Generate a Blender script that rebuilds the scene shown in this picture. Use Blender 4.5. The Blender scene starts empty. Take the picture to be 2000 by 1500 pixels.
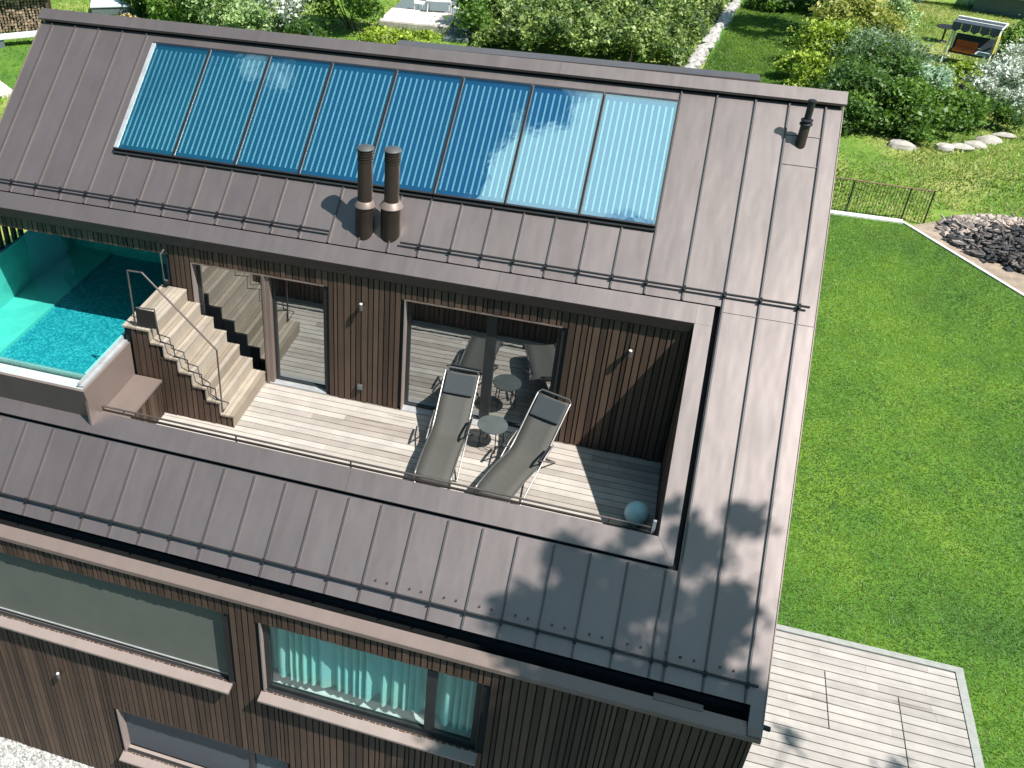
import bpy, math, random
import numpy as np
from mathutils import Vector, Matrix
random.seed(7); RNG = np.random.default_rng(11)
SC = bpy.context.scene
COL = SC.collection
R = math.radians

# ------------------------------------------------------------------ mesh helper
class MB:
    def __init__(s): s.v=[]; s.f=[]; s.t=[]
    def add(s, vs, fs, tint=None):
        b=len(s.v); s.v+= [tuple(p) for p in vs]
        t = random.random() if tint is None else tint
        for f in fs: s.f.append(tuple(b+i for i in f)); s.t.append(t)
        return s
    def hexa(s, p, tint=None):      # 8 corners: bottom 4 ccw, top 4 ccw
        return s.add(p, [(3,2,1,0),(4,5,6,7),(0,1,5,4),(1,2,6,5),(2,3,7,6),(3,0,4,7)], tint)
    def box(s, x0,x1,y0,y1,z0,z1, tint=None):
        x0,x1=min(x0,x1),max(x0,x1); y0,y1=min(y0,y1),max(y0,y1); z0,z1=min(z0,z1),max(z0,z1)
        return s.hexa([(x0,y0,z0),(x1,y0,z0),(x1,y1,z0),(x0,y1,z0),(x0,y0,z1),(x1,y0,z1),(x1,y1,z1),(x0,y1,z1)],tint)
    def obox(s, c, size, M, tint=None):   # oriented box
        hx,hy,hz=[k/2 for k in size]
        P=[(-hx,-hy,-hz),(hx,-hy,-hz),(hx,hy,-hz),(-hx,hy,-hz),(-hx,-hy,hz),(hx,-hy,hz),(hx,hy,hz),(-hx,hy,hz)]
        return s.hexa([Vector(c)+M@Vector(q) for q in P],tint)
    def tube(s, pts, r, n=8, tint=None, cap=True):
        pts=[Vector(p) for p in pts]; k=len(pts)
        rs = r if isinstance(r,(list,tuple)) else [r]*k
        vs=[]; up=Vector((0,0,1))
        for i,p in enumerate(pts):
            d=(pts[min(i+1,k-1)]-pts[max(i-1,0)]).normalized()
            a = d.cross(up)
            if a.length<1e-3: a=d.cross(Vector((0,1,0)))
            a.normalize(); b=d.cross(a)
            for j in range(n):
                an=2*math.pi*j/n
                vs.append(p+rs[i]*(math.cos(an)*a+math.sin(an)*b))
        fs=[]
        for i in range(k-1):
            for j in range(n):
                j2=(j+1)%n
                fs.append((i*n+j,i*n+j2,(i+1)*n+j2,(i+1)*n+j))
        if cap: fs.append(tuple(range(n))[::-1] if False else tuple(range(n))); fs.append(tuple((k-1)*n+j for j in range(n))[::-1])
        return s.add(vs,fs,tint)
    def lathe(s, c, prof, n=28, tint=None):   # prof: list of (r,z)
        vs=[]; 
        for r,z in prof:
            for j in range(n):
                an=2*math.pi*j/n; vs.append((c[0]+r*math.cos(an),c[1]+r*math.sin(an),c[2]+z))
        fs=[]
        for i in range(len(prof)-1):
            for j in range(n):
                j2=(j+1)%n; fs.append((i*n+j,i*n+j2,(i+1)*n+j2,(i+1)*n+j))
        fs.append(tuple(range(n))[::-1]); fs.append(tuple((len(prof)-1)*n+j for j in range(n)))
        return s.add(vs,fs,tint)
    def prism(s, poly, z0, z1, tint=None):  # xy polygon ccw
        n=len(poly); vs=[(x,y,z0) for x,y in poly]+[(x,y,z1) for x,y in poly]
        fs=[tuple(range(n))[::-1],tuple(range(n,2*n))]+[(i,(i+1)%n,n+(i+1)%n,n+i) for i in range(n)]
        return s.add(vs,fs,tint)
    def ball(s,c,r,n=10,jit=0,sq=(1,1,1),tint=None,rng=random):
        vs=[];fs=[];m=n//2
        ph=[rng.uniform(0,6.28) for _ in range(6)]
        for i in range(m+1):
            th=math.pi*i/m
            for j in range(n):
                a=2*math.pi*j/n
                d=Vector((math.sin(th)*math.cos(a),math.sin(th)*math.sin(a),math.cos(th)))
                k=1+jit*(math.sin(3*d.x+ph[0])+math.sin(4*d.y+ph[1])+math.sin(3.5*d.z+ph[2])+.5*math.sin(7*d.x+ph[3])*math.sin(6*d.y+ph[4]))/2
                vs.append((c[0]+r*k*sq[0]*d.x,c[1]+r*k*sq[1]*d.y,c[2]+r*k*sq[2]*d.z))
        for i in range(m):
            for j in range(n):
                j2=(j+1)%n; fs.append((i*n+j,(i+1)*n+j,(i+1)*n+j2,i*n+j2))
        return s.add(vs,fs,tint)

ORG={}
def wloc(o):
    p=Vector((0,0,0))
    while o is not None: p+=Vector(o.location); o=o.parent
    return p
def finish(name, me, mat, parent, smooth):
    o=bpy.data.objects.new(name, me); COL.objects.link(o)
    me.materials.append(mat)
    if parent is not None: o.parent=parent
    if smooth: me.shade_smooth()
    return o
def obj(name, mb, mat, parent=None, smooth=False, local=False, bevel=0):
    me=bpy.data.meshes.new(name)
    off=Vector((0,0,0)) if (parent is None or local) else wloc(parent)
    me.from_pydata([tuple(Vector(v)-off) for v in mb.v],[],mb.f)
    a=me.attributes.new('tint','FLOAT','FACE'); a.data.foreach_set('value',np.array(mb.t,dtype=np.float32))
    o=finish(name,me,mat,parent,smooth)
    if smooth:
        me.set_sharp_from_angle(angle=R(40))
    if bevel:
        m=o.modifiers.new('bevel','BEVEL'); m.width=bevel; m.segments=2; m.limit_method='ANGLE'
    return o
def nobj(name, V, F, tint, mat, parent=None, off=(0,0,0)):     # numpy polygons of equal size
    V=np.asarray(V,dtype=np.float32)-np.asarray(off,dtype=np.float32); F=np.asarray(F,dtype=np.int32); k=F.shape[1]
    me=bpy.data.meshes.new(name)
    me.vertices.add(len(V)); me.vertices.foreach_set('co',V.ravel())
    me.loops.add(F.size); me.loops.foreach_set('vertex_index',F.ravel())
    me.polygons.add(len(F)); me.polygons.foreach_set('loop_start',np.arange(0,F.size,k,dtype=np.int32))
    me.polygons.foreach_set('loop_total',np.full(len(F),k,dtype=np.int32))
    me.update(calc_edges=True)
    a=me.attributes.new('tint','FLOAT','FACE'); a.data.foreach_set('value',np.asarray(tint,dtype=np.float32))
    return finish(name,me,mat,parent,False)
def tag(o,label=None,cat=None,group=None,kind=None):
    if label: o['label']=label
    if cat: o['category']=cat
    if group: o['group']=group
    if kind: o['kind']=kind
    return o
def thing(name,label,cat,loc=(0,0,0),rz=0,group=None):
    o=bpy.data.objects.new(name,None); COL.objects.link(o); o.empty_display_size=.2
    o.location=loc; o.rotation_euler=(0,0,rz)
    return tag(o,label,cat,group)
def dup(root,loc,rz=0,label=None):
    r=root.copy(); COL.objects.link(r); r.location=loc; r.rotation_euler=(0,0,rz)
    if label: r['label']=label
    for ch in list(root.children):
        c=ch.copy(); COL.objects.link(c); c.parent=r
        for g in list(ch.children):
            d=g.copy(); COL.objects.link(d); d.parent=c
    return r

# ------------------------------------------------------------------ materials
def newmat(name):
    m=bpy.data.materials.new(name); m.use_nodes=True; nt=m.node_tree
    return m,nt,nt.nodes['Principled BSDF']
def N(nt,t,**kw):
    n=nt.nodes.new(t)
    for k,v in kw.items():
        if k in n.inputs: n.inputs[k].default_value=v
        else: setattr(n,k,v)
    return n
def ramp(nt,fac,cols):
    r=nt.nodes.new('ShaderNodeValToRGB'); e=r.color_ramp.elements
    while len(e)<len(cols): e.new(.5)
    for i,(p,c) in enumerate(cols): e[i].position=p; e[i].color=(*c,1)
    nt.links.new(fac,r.inputs[0]); return r.outputs[0]
def coords(nt,scale=(1,1,1),kind='Object'):
    tc=nt.nodes.new('ShaderNodeTexCoord'); mp=nt.nodes.new('ShaderNodeMapping'); mp.inputs['Scale'].default_value=scale
    nt.links.new(tc.outputs[kind],mp.inputs[0]); return mp.outputs[0]
def noise(nt,vec,scale,detail=4,rough=.55):
    n=N(nt,'ShaderNodeTexNoise',Scale=scale,Detail=detail,Roughness=rough); nt.links.new(vec,n.inputs['Vector']); return n.outputs[0]
def math_(nt,op,a,b):
    m=nt.nodes.new('ShaderNodeMath'); m.operation=op
    for i,x in enumerate((a,b)):
        if isinstance(x,(int,float)): m.inputs[i].default_value=x
        else: nt.links.new(x,m.inputs[i])
    return m.outputs[0]
def mixc(nt,fac,a,b,mode='MIX'):
    m=nt.nodes.new('ShaderNodeMix'); m.data_type='RGBA'; m.blend_type=mode
    for s,x in ((m.inputs[0],fac),(m.inputs[6],a),(m.inputs[7],b)):
        if isinstance(x,(int,float)): s.default_value=x
        elif isinstance(x,tuple): s.default_value=(*x,1)
        else: nt.links.new(x,s)
    return m.outputs[2]
def bump(nt,b,h,strength,dist):
    n=N(nt,'ShaderNodeBump',Strength=strength,Distance=dist); nt.links.new(h,n.inputs['Height']); nt.links.new(n.outputs[0],b.inputs['Normal'])
def tint(nt):
    a=nt.nodes.new('ShaderNodeAttribute'); a.attribute_name='tint'; return a.outputs['Fac']
def plain(name,col,rough=.5,metal=0,var=.15,vs=6,bumpd=0):
    m,nt,b=newmat(name); n=noise(nt,coords(nt),vs)
    lo=tuple(c*(1-var) for c in col); hi=tuple(min(1,c*(1+var)) for c in col)
    nt.links.new(ramp(nt,n,[(.3,lo),(.7,hi)]),b.inputs['Base Color'])
    b.inputs['Roughness'].default_value=rough; b.inputs['Metallic'].default_value=metal
    if bumpd: bump(nt,b,noise(nt,coords(nt),vs*6),.6,bumpd)
    return m
def m_roof(name,col,rough=.45,metal=.45):
    m,nt,b=newmat(name)
    v=coords(nt); n1=noise(nt,v,.9,3); n2=noise(nt,coords(nt,(1,.25,.25)),5,5,.7)
    f=math_(nt,'ADD',math_(nt,'MULTIPLY',n1,.6),math_(nt,'MULTIPLY',n2,.4))
    t=math_(nt,'ADD',math_(nt,'MULTIPLY',tint(nt),.16),math_(nt,'MULTIPLY',f,.84))
    nt.links.new(ramp(nt,t,[(.25,tuple(c*.84 for c in col)),(.75,tuple(c*1.14 for c in col))]),b.inputs['Base Color'])
    b.inputs['Metallic'].default_value=metal
    nt.links.new(math_(nt,'ADD',rough-.06,math_(nt,'MULTIPLY',n2,.12)),b.inputs['Roughness'])
    bump(nt,b,noise(nt,coords(nt,(2.4,.8,.8)),1.0,2),.35,.02)
    return m
def m_wood(name,dark,light,grain=(30,30,1.2),rough=.75,knots=True,streak=.5):
    m,nt,b=newmat(name)
    g=noise(nt,coords(nt,grain),1,6,.65); g2=noise(nt,coords(nt),3.0,4,.6)
    t=math_(nt,'ADD',math_(nt,'MULTIPLY',tint(nt),1-streak),math_(nt,'MULTIPLY',g,streak))
    c=ramp(nt,t,[(.2,dark),(.75,light)])
    c=mixc(nt,math_(nt,'MULTIPLY',g2,.5),c,tuple(x*.62 for x in light),'MULTIPLY') if False else c
    if knots:
        k=N(nt,'ShaderNodeTexVoronoi',Scale=1.0); nt.links.new(coords(nt,tuple(.22*x if x<10 else .12*x for x in grain)),k.inputs['Vector'])
        kk=ramp(nt,k.outputs['Distance'],[(.03,(.45,.42,.4)),(.12,(1,1,1))]); c=mixc(nt,.8,c,kk,'MULTIPLY')
    st=ramp(nt,g2,[(.3,(.82,.82,.83)),(.65,(1,1,1))]); c=mixc(nt,1.0,c,st,'MULTIPLY')
    nt.links.new(c,b.inputs['Base Color']); b.inputs['Roughness'].default_value=rough
    bump(nt,b,g,.5,.004); return m
def m_leaf(name,dark,light,trans=.35):
    m=bpy.data.materials.new(name); m.use_nodes=True; nt=m.node_tree; nt.nodes.clear()
    out=N(nt,'ShaderNodeOutputMaterial')
    c=ramp(nt,tint(nt),[(0,dark),(1,light)])
    d=N(nt,'ShaderNodeBsdfPrincipled',Roughness=.5); nt.links.new(c,d.inputs['Base Color'])
    t=N(nt,'ShaderNodeBsdfTranslucent'); nt.links.new(mixc(nt,.5,c,(.25,.45,.03)),t.inputs['Color'])
    mx=N(nt,'ShaderNodeMixShader',Fac=trans); nt.links.new(d.outputs[0],mx.inputs[1]); nt.links.new(t.outputs[0],mx.inputs[2])
    nt.links.new(mx.outputs[0],out.inputs[0]); return m
def m_glassmix(name,base,gloss,through=None,rough=.01,bumpd=0,fres=.3,glcol=(.9,.95,.95)):
    # reflecting pane: either over a dark room (base) or over a see-through tint
    m=bpy.data.materials.new(name); m.use_nodes=True; nt=m.node_tree; nt.nodes.clear()
    out=N(nt,'ShaderNodeOutputMaterial')
    if through: bs=N(nt,'ShaderNodeBsdfTransparent'); bs.inputs[0].default_value=(*through,1)
    else: bs=N(nt,'ShaderNodeBsdfDiffuse'); bs.inputs[0].default_value=(*base,1)
    gl=N(nt,'ShaderNodeBsdfGlossy',Roughness=rough); gl.inputs[0].default_value=(*glcol,1)
    lw=N(nt,'ShaderNodeLayerWeight',Blend=.35)
    f=math_(nt,'ADD',gloss,math_(nt,'MULTIPLY',lw.outputs['Fresnel'],fres))
    if bumpd:
        bp=N(nt,'ShaderNodeBump',Strength=1,Distance=bumpd); nt.links.new(noise(nt,coords(nt),2.2 if bumpd<.01 else 5,3),bp.inputs['Height'])
        nt.links.new(bp.outputs[0],gl.inputs['Normal'])
    mx=N(nt,'ShaderNodeMixShader'); nt.links.new(f,mx.inputs[0]); nt.links.new(bs.outputs[0],mx.inputs[1]); nt.links.new(gl.outputs[0],mx.inputs[2])
    nt.links.new(mx.outputs[0],out.inputs[0]); return m

BRONZE=(.202,.171,.167)
M={}
M['roof']=m_roof('roof_metal',BRONZE,.40,.6)
M['seam']=m_roof('seam_metal',(.085,.078,.08),.45,.4)
M['sillmetal']=m_roof('sill_metal',(.29,.235,.215),.5,.2)
M['bronze']=m_roof('bronze_trim',(.22,.17,.15),.5,.3)
M['darkbronze']=plain('dark_bronze',(.030,.025,.024),.5,.4)
M['flue']=plain('flue_bronze',(.062,.045,.037),.42,.5,.08)
M['gapdark']=plain('dark_membrane',(.012,.013,.015),.9)
M['black']=plain('black_metal',(.02,.022,.026),.5,.3)
M['steel']=plain('steel',(.5,.5,.5),.32,.9)
M['lightsteel']=plain('light_steel',(.42,.43,.44),.4,.3)
M['timber']=m_wood('dark_timber',(.024,.0135,.009),(.122,.074,.048),(40,40,1.1),.7,streak=.5)
M['deck']=m_wood('pale_deck',(.28,.24,.21),(.46,.42,.38),(1.1,34,34),.75)
M['tread']=m_wood('stair_wood',(.22,.175,.13),(.42,.36,.295),(34,1.1,34),.75)
M['lawndeck']=m_wood('grey_deck',(.30,.275,.255),(.46,.43,.40),(1.1,34,34),.8,streak=.72)
M['pane']=m_glassmix('window_pane',(.012,.015,.018),.40,fres=.4,bumpd=.0006)
M['clear']=m_glassmix('clear_pane',None,.025,through=(.90,.975,.97),fres=.25)
M['solarglass']=m_glassmix('solar_glass',None,.30,through=(.92,.97,.98),rough=.03,bumpd=.0016,fres=.35,glcol=(.8,.97,1))
M['acrylic']=m_glassmix('acrylic',None,.06,through=(.72,.90,.88),fres=.4)
M['water']=m_glassmix('pool_water',None,.03,through=(.50,.93,.91),fres=.45,bumpd=.012)
M['frame']=plain('anthracite_frame',(.028,.032,.034),.45,.2)
M['blind']=plain('grey_blind',(.115,.125,.105),.8,0,.06,2)
M['blind2']=plain('slate_blind',(.075,.085,.10),.7,0,.06,2)
M['sling']=plain('taupe_sling',(.068,.066,.059),.8,0,.12,40)
M['headpad']=plain('charcoal_pad',(.030,.038,.044),.8,0,.1,30)
M['alu']=plain('grey_tube',(.17,.167,.163),.4,.6)
M['railmetal']=plain('rail_bronze',(.16,.13,.12),.35,.6)
M['tabletop']=plain('grey_table',(.065,.075,.075),.6)
M['globe']=plain('pale_globe',(.50,.74,.74),.5,0,.12,9)
M['white']=plain('white_paint',(.78,.78,.76),.5)
M['kerb']=plain('pale_kerb',(.66,.65,.62),.8,0,.12,8,.01)
M['stone']=plain('garden_stone',(.40,.37,.33),.9,0,.3,4,.03)
M['red']=plain('red_cushion',(.88,.17,.035),.8,0,.2,8)
M['navy']=plain('dark_canvas',(.035,.05,.065),.8,0,.25,10)
M['canvas']=plain('pale_canvas',(.45,.53,.55),.8,0,.2,8)
M['yellow']=plain('olive_cloth',(.48,.42,.08),.8)
M['tealroof']=plain('teal_sheet',(.12,.25,.27),.5,0,.2,4)
M['log']=m_wood('cut_logs',(.10,.065,.04),(.45,.34,.24),(6,6,6),.9,knots=False)
M['bark']=plain('bark',(.09,.065,.045),.95,0,.3,12,.03)
M['patio']=plain('patio_stone',(.58,.51,.47),.85,0,.15,3,.01)
M['slategrey']=plain('slate_grey',(.11,.14,.15),.8)
# absorber
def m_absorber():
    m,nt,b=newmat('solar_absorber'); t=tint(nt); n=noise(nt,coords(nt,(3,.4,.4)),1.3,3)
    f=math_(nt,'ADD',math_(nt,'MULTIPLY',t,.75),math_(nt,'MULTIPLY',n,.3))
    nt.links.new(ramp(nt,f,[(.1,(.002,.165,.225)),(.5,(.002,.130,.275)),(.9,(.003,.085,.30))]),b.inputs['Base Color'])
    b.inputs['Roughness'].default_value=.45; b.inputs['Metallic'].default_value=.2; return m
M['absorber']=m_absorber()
M['tubelight']=plain('riser_tube',(.42,.80,.90),.4,.1,.1)
# curtains: the reflected sky's turquoise is put into the cloth colour
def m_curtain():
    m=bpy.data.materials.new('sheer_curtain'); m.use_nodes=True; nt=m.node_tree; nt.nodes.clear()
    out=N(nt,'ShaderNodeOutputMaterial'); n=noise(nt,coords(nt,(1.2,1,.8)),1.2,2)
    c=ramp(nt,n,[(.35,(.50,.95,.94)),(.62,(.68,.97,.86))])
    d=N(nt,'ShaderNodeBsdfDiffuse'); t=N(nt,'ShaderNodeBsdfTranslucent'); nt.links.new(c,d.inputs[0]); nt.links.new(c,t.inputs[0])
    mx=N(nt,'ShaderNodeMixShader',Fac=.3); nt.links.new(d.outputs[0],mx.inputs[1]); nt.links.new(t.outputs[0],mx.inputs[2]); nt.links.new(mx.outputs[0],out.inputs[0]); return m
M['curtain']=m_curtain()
def m_pool(name,a,b_,c_,vs):
    m,nt,b=newmat(name)
    v=N(nt,'ShaderNodeTexVoronoi',Scale=vs); nt.links.new(coords(nt,(1,1,1)),v.inputs['Vector'])
    sep=nt.nodes.new('ShaderNodeSeparateColor'); nt.links.new(v.outputs['Color'],sep.inputs[0])
    n=noise(nt,coords(nt),1.5,3)
    f=math_(nt,'ADD',math_(nt,'MULTIPLY',sep.outputs[0],.75),math_(nt,'MULTIPLY',n,.3))
    nt.links.new(ramp(nt,f,[(.2,a),(.6,b_),(.95,c_)]),b.inputs['Base Color']); b.inputs['Roughness'].default_value=.5; return m
M['caustics']=m_pool('pool_caustics',(.015,.19,.25),(.03,.27,.34),(.13,.47,.50),36)  # bright turquoise cells paint the sun ripples into the pool floor colour
M['poolwall']=m_pool('pool_liner',(.17,.47,.42),(.20,.52,.46),(.23,.55,.48),3)
def m_ground(name,cols,sc,bumpd=.03):
    m,nt,b=newmat(name); v=coords(nt)
    n1=noise(nt,v,sc,4,.6); n2=noise(nt,v,sc*9,5,.7); n3=noise(nt,v,sc*.25,2)
    f=math_(nt,'ADD',math_(nt,'ADD',math_(nt,'MULTIPLY',n1,.45),math_(nt,'MULTIPLY',n2,.3)),math_(nt,'MULTIPLY',n3,.25))
    nt.links.new(ramp(nt,f,cols),b.inputs['Base Color']); b.inputs['Roughness'].default_value=.9
    bump(nt,b,n2,.8,bumpd); return m
M['lawn']=m_ground('lawn_turf',[(.33,(.026,.085,.010)),(.5,(.065,.16,.012)),(.66,(.14,.24,.018))],.55)
M['meadow']=m_ground('meadow',[(.32,(.05,.13,.012)),(.47,(.12,.22,.02)),(.56,(.26,.29,.07)),(.68,(.42,.37,.17))],.35,.05)
M['gravel']=m_pool('gravel_ground',(.16,.16,.16),(.36,.36,.35),(.60,.60,.58),28)
M['soil']=plain('bare_soil',(.30,.235,.18),.95,0,.25,3,.03)
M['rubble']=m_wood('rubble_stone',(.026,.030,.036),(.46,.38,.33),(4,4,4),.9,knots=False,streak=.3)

# ------------------------------------------------------------------ geometry frame (metres; ridge line along x at y=z=0)
TH=R(37.063); CT,ST=math.cos(TH),math.sin(TH)
def RP(u,s,h=0): return Vector((u,-s*CT-h*ST,-s*ST+h*CT))
def rbox(mb,u0,u1,s0,s1,h0,h1,tint=None):      # box lying on the roof slope
    P=[RP(u0,s1,h0),RP(u1,s1,h0),RP(u1,s0,h0),RP(u0,s0,h0),RP(u0,s1,h1),RP(u1,s1,h1),RP(u1,s0,h1),RP(u0,s0,h1)]
    return mb.hexa(P,tint)
UL,UR=-2.5,11.77
YB,FZ=-3.18,-5.05           # terrace back wall, terrace floor
YF=-7.5                     # street facade
ZG,ZL=-11.62,-8.1           # gravel yard, garden level
XR=10.14                    # terrace right wall

house=thing('house','brown timber clad house with bronze metal gable roof and cut in roof terrace','house',(0,0,-8))
# ---- roof
def sheets(mb,u0,u1,s0,s1,joins,h0=-.06,h1=0):
    js=[u0]+[j for j in joins if u0+.05<j<u1-.05]+[u1]
    for a,b in zip(js[:-1],js[1:]): rbox(mb,a+.0,b-.0015,s0,s1,h0,h1)
JU=[5.836+.505*i for i in range(-16,8)]+[9.92]
JL=[6.277+.505*i for i in range(-17,9)]
m=MB(); sheets(m,UL,10.468,.012,3.60,JU); obj('roof',m,M['roof'],house)
m=MB(); sheets(m,UL,10.468,7.545,9.01,JL); obj('roof',m,M['roof'],house)
m=MB(); sheets(m,10.47,11.527,.012,9.01,[10.499,10.998]); sheets(m,11.5285,UR,.012,9.01,[]); rbox(m,11.60,UR,9.01,9.36,-.06,0); obj('roof',m,M['roof'],house)
m=MB()   # rear slope
P=lambda u,s,h: Vector((u,.32+s*CT+h*ST,-s*ST+h*CT))
def rrbox(mb,u0,u1,s0,s1,h0,h1): 
    return mb.hexa([P(u0,s0,h0),P(u1,s0,h0),P(u1,s1,h0),P(u0,s1,h0),P(u0,s0,h1),P(u1,s0,h1),P(u1,s1,h1),P(u0,s1,h1)])
rrbox(m,UL,UR,.01,9.2,-.06,0); obj('roof',m,M['roof'],house)
seamlist=[(j,.0,3.60) for j in JU if UL+.1<j<10.3]+[(j,7.545,9.01) for j in JL if UL+.1<j<10.4]+[(j,.0,9.01) for j in (10.499,10.998)]+[(11.527,0,9.0)]
def seam(j,a,b):
    m=MB(); rbox(m,j-.012,j+.012,a,b,0,.034,.3); obj('standing_seam',m,M['seam'],house)
for j,a,b in seamlist:
    a=a+.03
    if 0<=j<=9.35 and a<1: seam(j,2.57,b)
    else: seam(j,a,b)
for u0,u1,s_,h in ((11.010,11.515,.58,.012),(11.010,11.515,1.10,.012),(10.511,10.986,3.68,.010),(11.010,11.515,3.68,.010),(11.539,11.76,3.68,.010)):
    m=MB(); rbox(m,u0,u1,s_-.008,s_+.008,0,h,.3); obj('cross_joint',m,M['roof'],house)

# roof body under the sheets: dark boards
m=MB()
rbox(m,UL+.03,10.40,.02,3.93,-.26,-.062); rbox(m,UL+.03,10.46,7.25,9.0,-.24,-.062)
rbox(m,10.40,UR-.03,.02,9.0,-.24,-.10); rbox(m,10.46,UR-.03,.02,9.0,-.10,-.062); rbox(m,11.62,UR-.03,9.0,9.34,-.24,-.062)
rrbox(m,UL+.03,UR-.03,.02,9.1,-.26,-.062)
obj('roof_boarding',m,M['gapdark'],house)
for fn,u0,u1,a_,b_ in ((rbox,UR,UR+.012,-.02,9.36),(rbox,UL-.012,UL,-.02,3.6),(rbox,UL-.012,UL,7.2,9.0)):
    m=MB(); fn(m,u0,u1,a_,b_,-.17,.012,.5); obj('verge_flashing',m,M['bronze'],house)
for u0,u1 in ((UR,UR+.012),(UL-.012,UL)):
    m=MB(); rrbox(m,u0,u1,0,9.2,-.17,.012); obj('verge_flashing',m,M['bronze'],house)

# ridge cap
m=MB()
for a,b in ((UL-.03,2.0),(2.0,7.4),(7.4,UR+.03)):
    A=[RP(a,.012,.115),RP(b-.004,.012,.115),RP(b-.004,-.215,.115),RP(a,-.215,.115)]
    t=[(v.x,v.y,v.z) for v in A]; bt=[(v.x,v.y+.02,v.z-.045) for v in A]
    m.hexa([bt[0],bt[1],bt[2],bt[3],t[0],t[1],t[2],t[3]],.5)
    p2=A[3]; m.hexa([(a,p2.y+.003,p2.z-.05),(b-.004,p2.y+.003,p2.z-.05),(b-.004,p2.y+.30,p2.z-.27),(a,p2.y+.30,p2.z-.27),(a,p2.y+.003,p2.z),(b-.004,p2.y+.003,p2.z),(b-.004,p2.y+.30,p2.z-.22),(a,p2.y+.30,p2.z-.22)],.5)
obj('ridge_cap',m,M['roof'],house)
m=MB(); rbox(m,UL+.02,UR-.02,-.20,-.03,-.06,.06); obj('ridge_vent',m,M['gapdark'],house)
# rear dormer
m=MB(); m.box(4.42,10.48,.74,1.0,-1.6,-.10,.4); d=obj('rear_dormer',m,M['darkbronze'],house)
m=MB(); m.hexa([(4.35,.70,-.06),(10.55,.70,-.03),(10.55,1.05,-.06),(4.35,1.05,-.09),(4.35,.70,.03),(10.55,.70,.065),(10.55,1.05,.05),(4.35,1.05,.015)],.5); obj('dormer_roof',m,M['roof'],d)
# terrace surround (raised frame round the cut-out)
m=MB(); H=.10
for a,b in ((UL,1.9),(1.903,7.2),(7.203,XR)): rbox(m,a,b,3.665,3.97,.0,H,.5)
def trap(mb,p):   # p: 4 (u,s) corners ccw seen from above
    mb.hexa([RP(*q,0.0) for q in p]+[RP(*q,H) for q in p],.5)
trap(m,[(XR+.002,3.972),(10.385,3.665),(XR+.002,3.665)][:0] or [(XR+.002,3.97),(10.385,3.97),(10.385,3.665),(XR+.002,3.665)])
trap(m,[(XR,7.153),(10.385,7.515),(10.385,3.973),(XR,3.973)])
for a,b in ((UL,1.3),(1.303,5.70),): rbox(m,a,b,7.155,7.515,0,H,.5)
trap(m,[(5.703,7.515),(10.382,7.515),(XR-.003,7.155),(5.703,7.155)])
obj('terrace_surround',m,M['roof'],house)
m=MB() # inner fascia of the upper band and band sides
y0=RP(0,3.97,H).y; z0=RP(0,3.97,H).z
m.box(UL,XR,y0-.012,y0+.0,z0-.165,z0-.004,.3)
m.box(UL,XR,y0-.004,YB-.03,z0-.18,z0-.15,.3)
obj('fascia',m,M['darkbronze'],house)
# gutter along the street eaves
m=MB()
m.hexa([(UL,-7.524,-5.68),(11.596,-7.524,-5.68),(11.596,-7.315,-5.645),(UL,-7.315,-5.645),(UL,-7.524,-5.64),(11.596,-7.524,-5.64),(11.596,-7.315,-5.61),(UL,-7.315,-5.61)],.6)
m.box(UL,UR,-7.546,-7.526,-5.70,-5.628,.5)
m.box(10.42,11.05,-7.353,-7.25,-5.63,-5.60,.6)
m.box(11.60,UR,-7.5255,-7.40,-5.70,-5.60,.6)
g=obj('gutter',m,M['bronze'],house)
m=MB(); m.box(UL,11.6,-7.36,-7.05,-5.95,-5.90); m.box(UL,11.6,-7.33,-7.318,-5.9,-5.66); m.box(UL,11.6,-7.1,-7.06,-5.9,-5.62); obj('gutter_bed',m,M['gapdark'],g)
m=MB(); m.tube([(11.70,-7.26,-5.70),(11.90,-7.26,-5.72)],.035,10); obj('overflow_spout',m,M['black'],house,True)

# ---- timber cladding with real boards
def slats_x(mb,x0,x1,z0,z1,y,openings=(),pitch=.116,depth=.026,face=-1,top=None):
    x=x0; i=0
    while x<x1-.02:
        w=pitch*random.choice((.6,.8,.9,1,1)); xe=min(x+w,x1); t=random.betavariate(2.5,2.5)
        zs=[(z0,z1 if top is None else top((x+xe)/2))]
        for (a,b,c,d) in openings:
            if xe>a+.003 and x<b-.003:
                zs=[q for (p,r) in zs for q in ((p,min(r,c)),(max(p,d),r)) if q[1]-q[0]>.01]
        dd=depth*random.uniform(.75,1.15)
        for p,r in zs: mb.box(x+.005,xe-.016,y,y+face*dd,p,r,t)
        x=xe
    return mb
def slats_y(mb,y0,y1,z0,x,face,topf,pitch=.12,depth=.026):
    y=y0
    while y<y1-.02:
        w=pitch*random.choice((.6,.85,1,1.1)); ye=min(y+w,y1); z1=topf((y+ye)/2)
        if z1>z0+.05: mb.box(x,x+face*depth*random.uniform(.75,1.1),y+.004,ye-.009,z0,z1)
        y=ye
    return mb
def wall_panels(mb,x0,x1,z0,z1,ya,yb,openings):
    xs=sorted({x0,x1}|{v for o in openings for v in o[:2]}); zs=sorted({z0,z1}|{v for o in openings for v in o[2:]})
    for a,b in zip(xs[:-1],xs[1:]):
        for c,d in zip(zs[:-1],zs[1:]):
            mx,mz=(a+b)/2,(c+d)/2
            if any(o[0]<mx<o[1] and o[2]<mz<o[3] for o in openings): continue
            mb.box(a,b,ya,yb,c,d)
W1=(-2.2,4.26,-7.70,-6.06); W2=(4.84,8.22,-7.66,-6.06); W3=(1.95,5.15,-10.66,-9.44)
m=MB(); slats_x(m,UL+.06,11.71,ZG-.4,-5.70,YF+.024,[W1,W2,W3]); fw=obj('front_wall',m,M['timber'],house)
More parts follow.
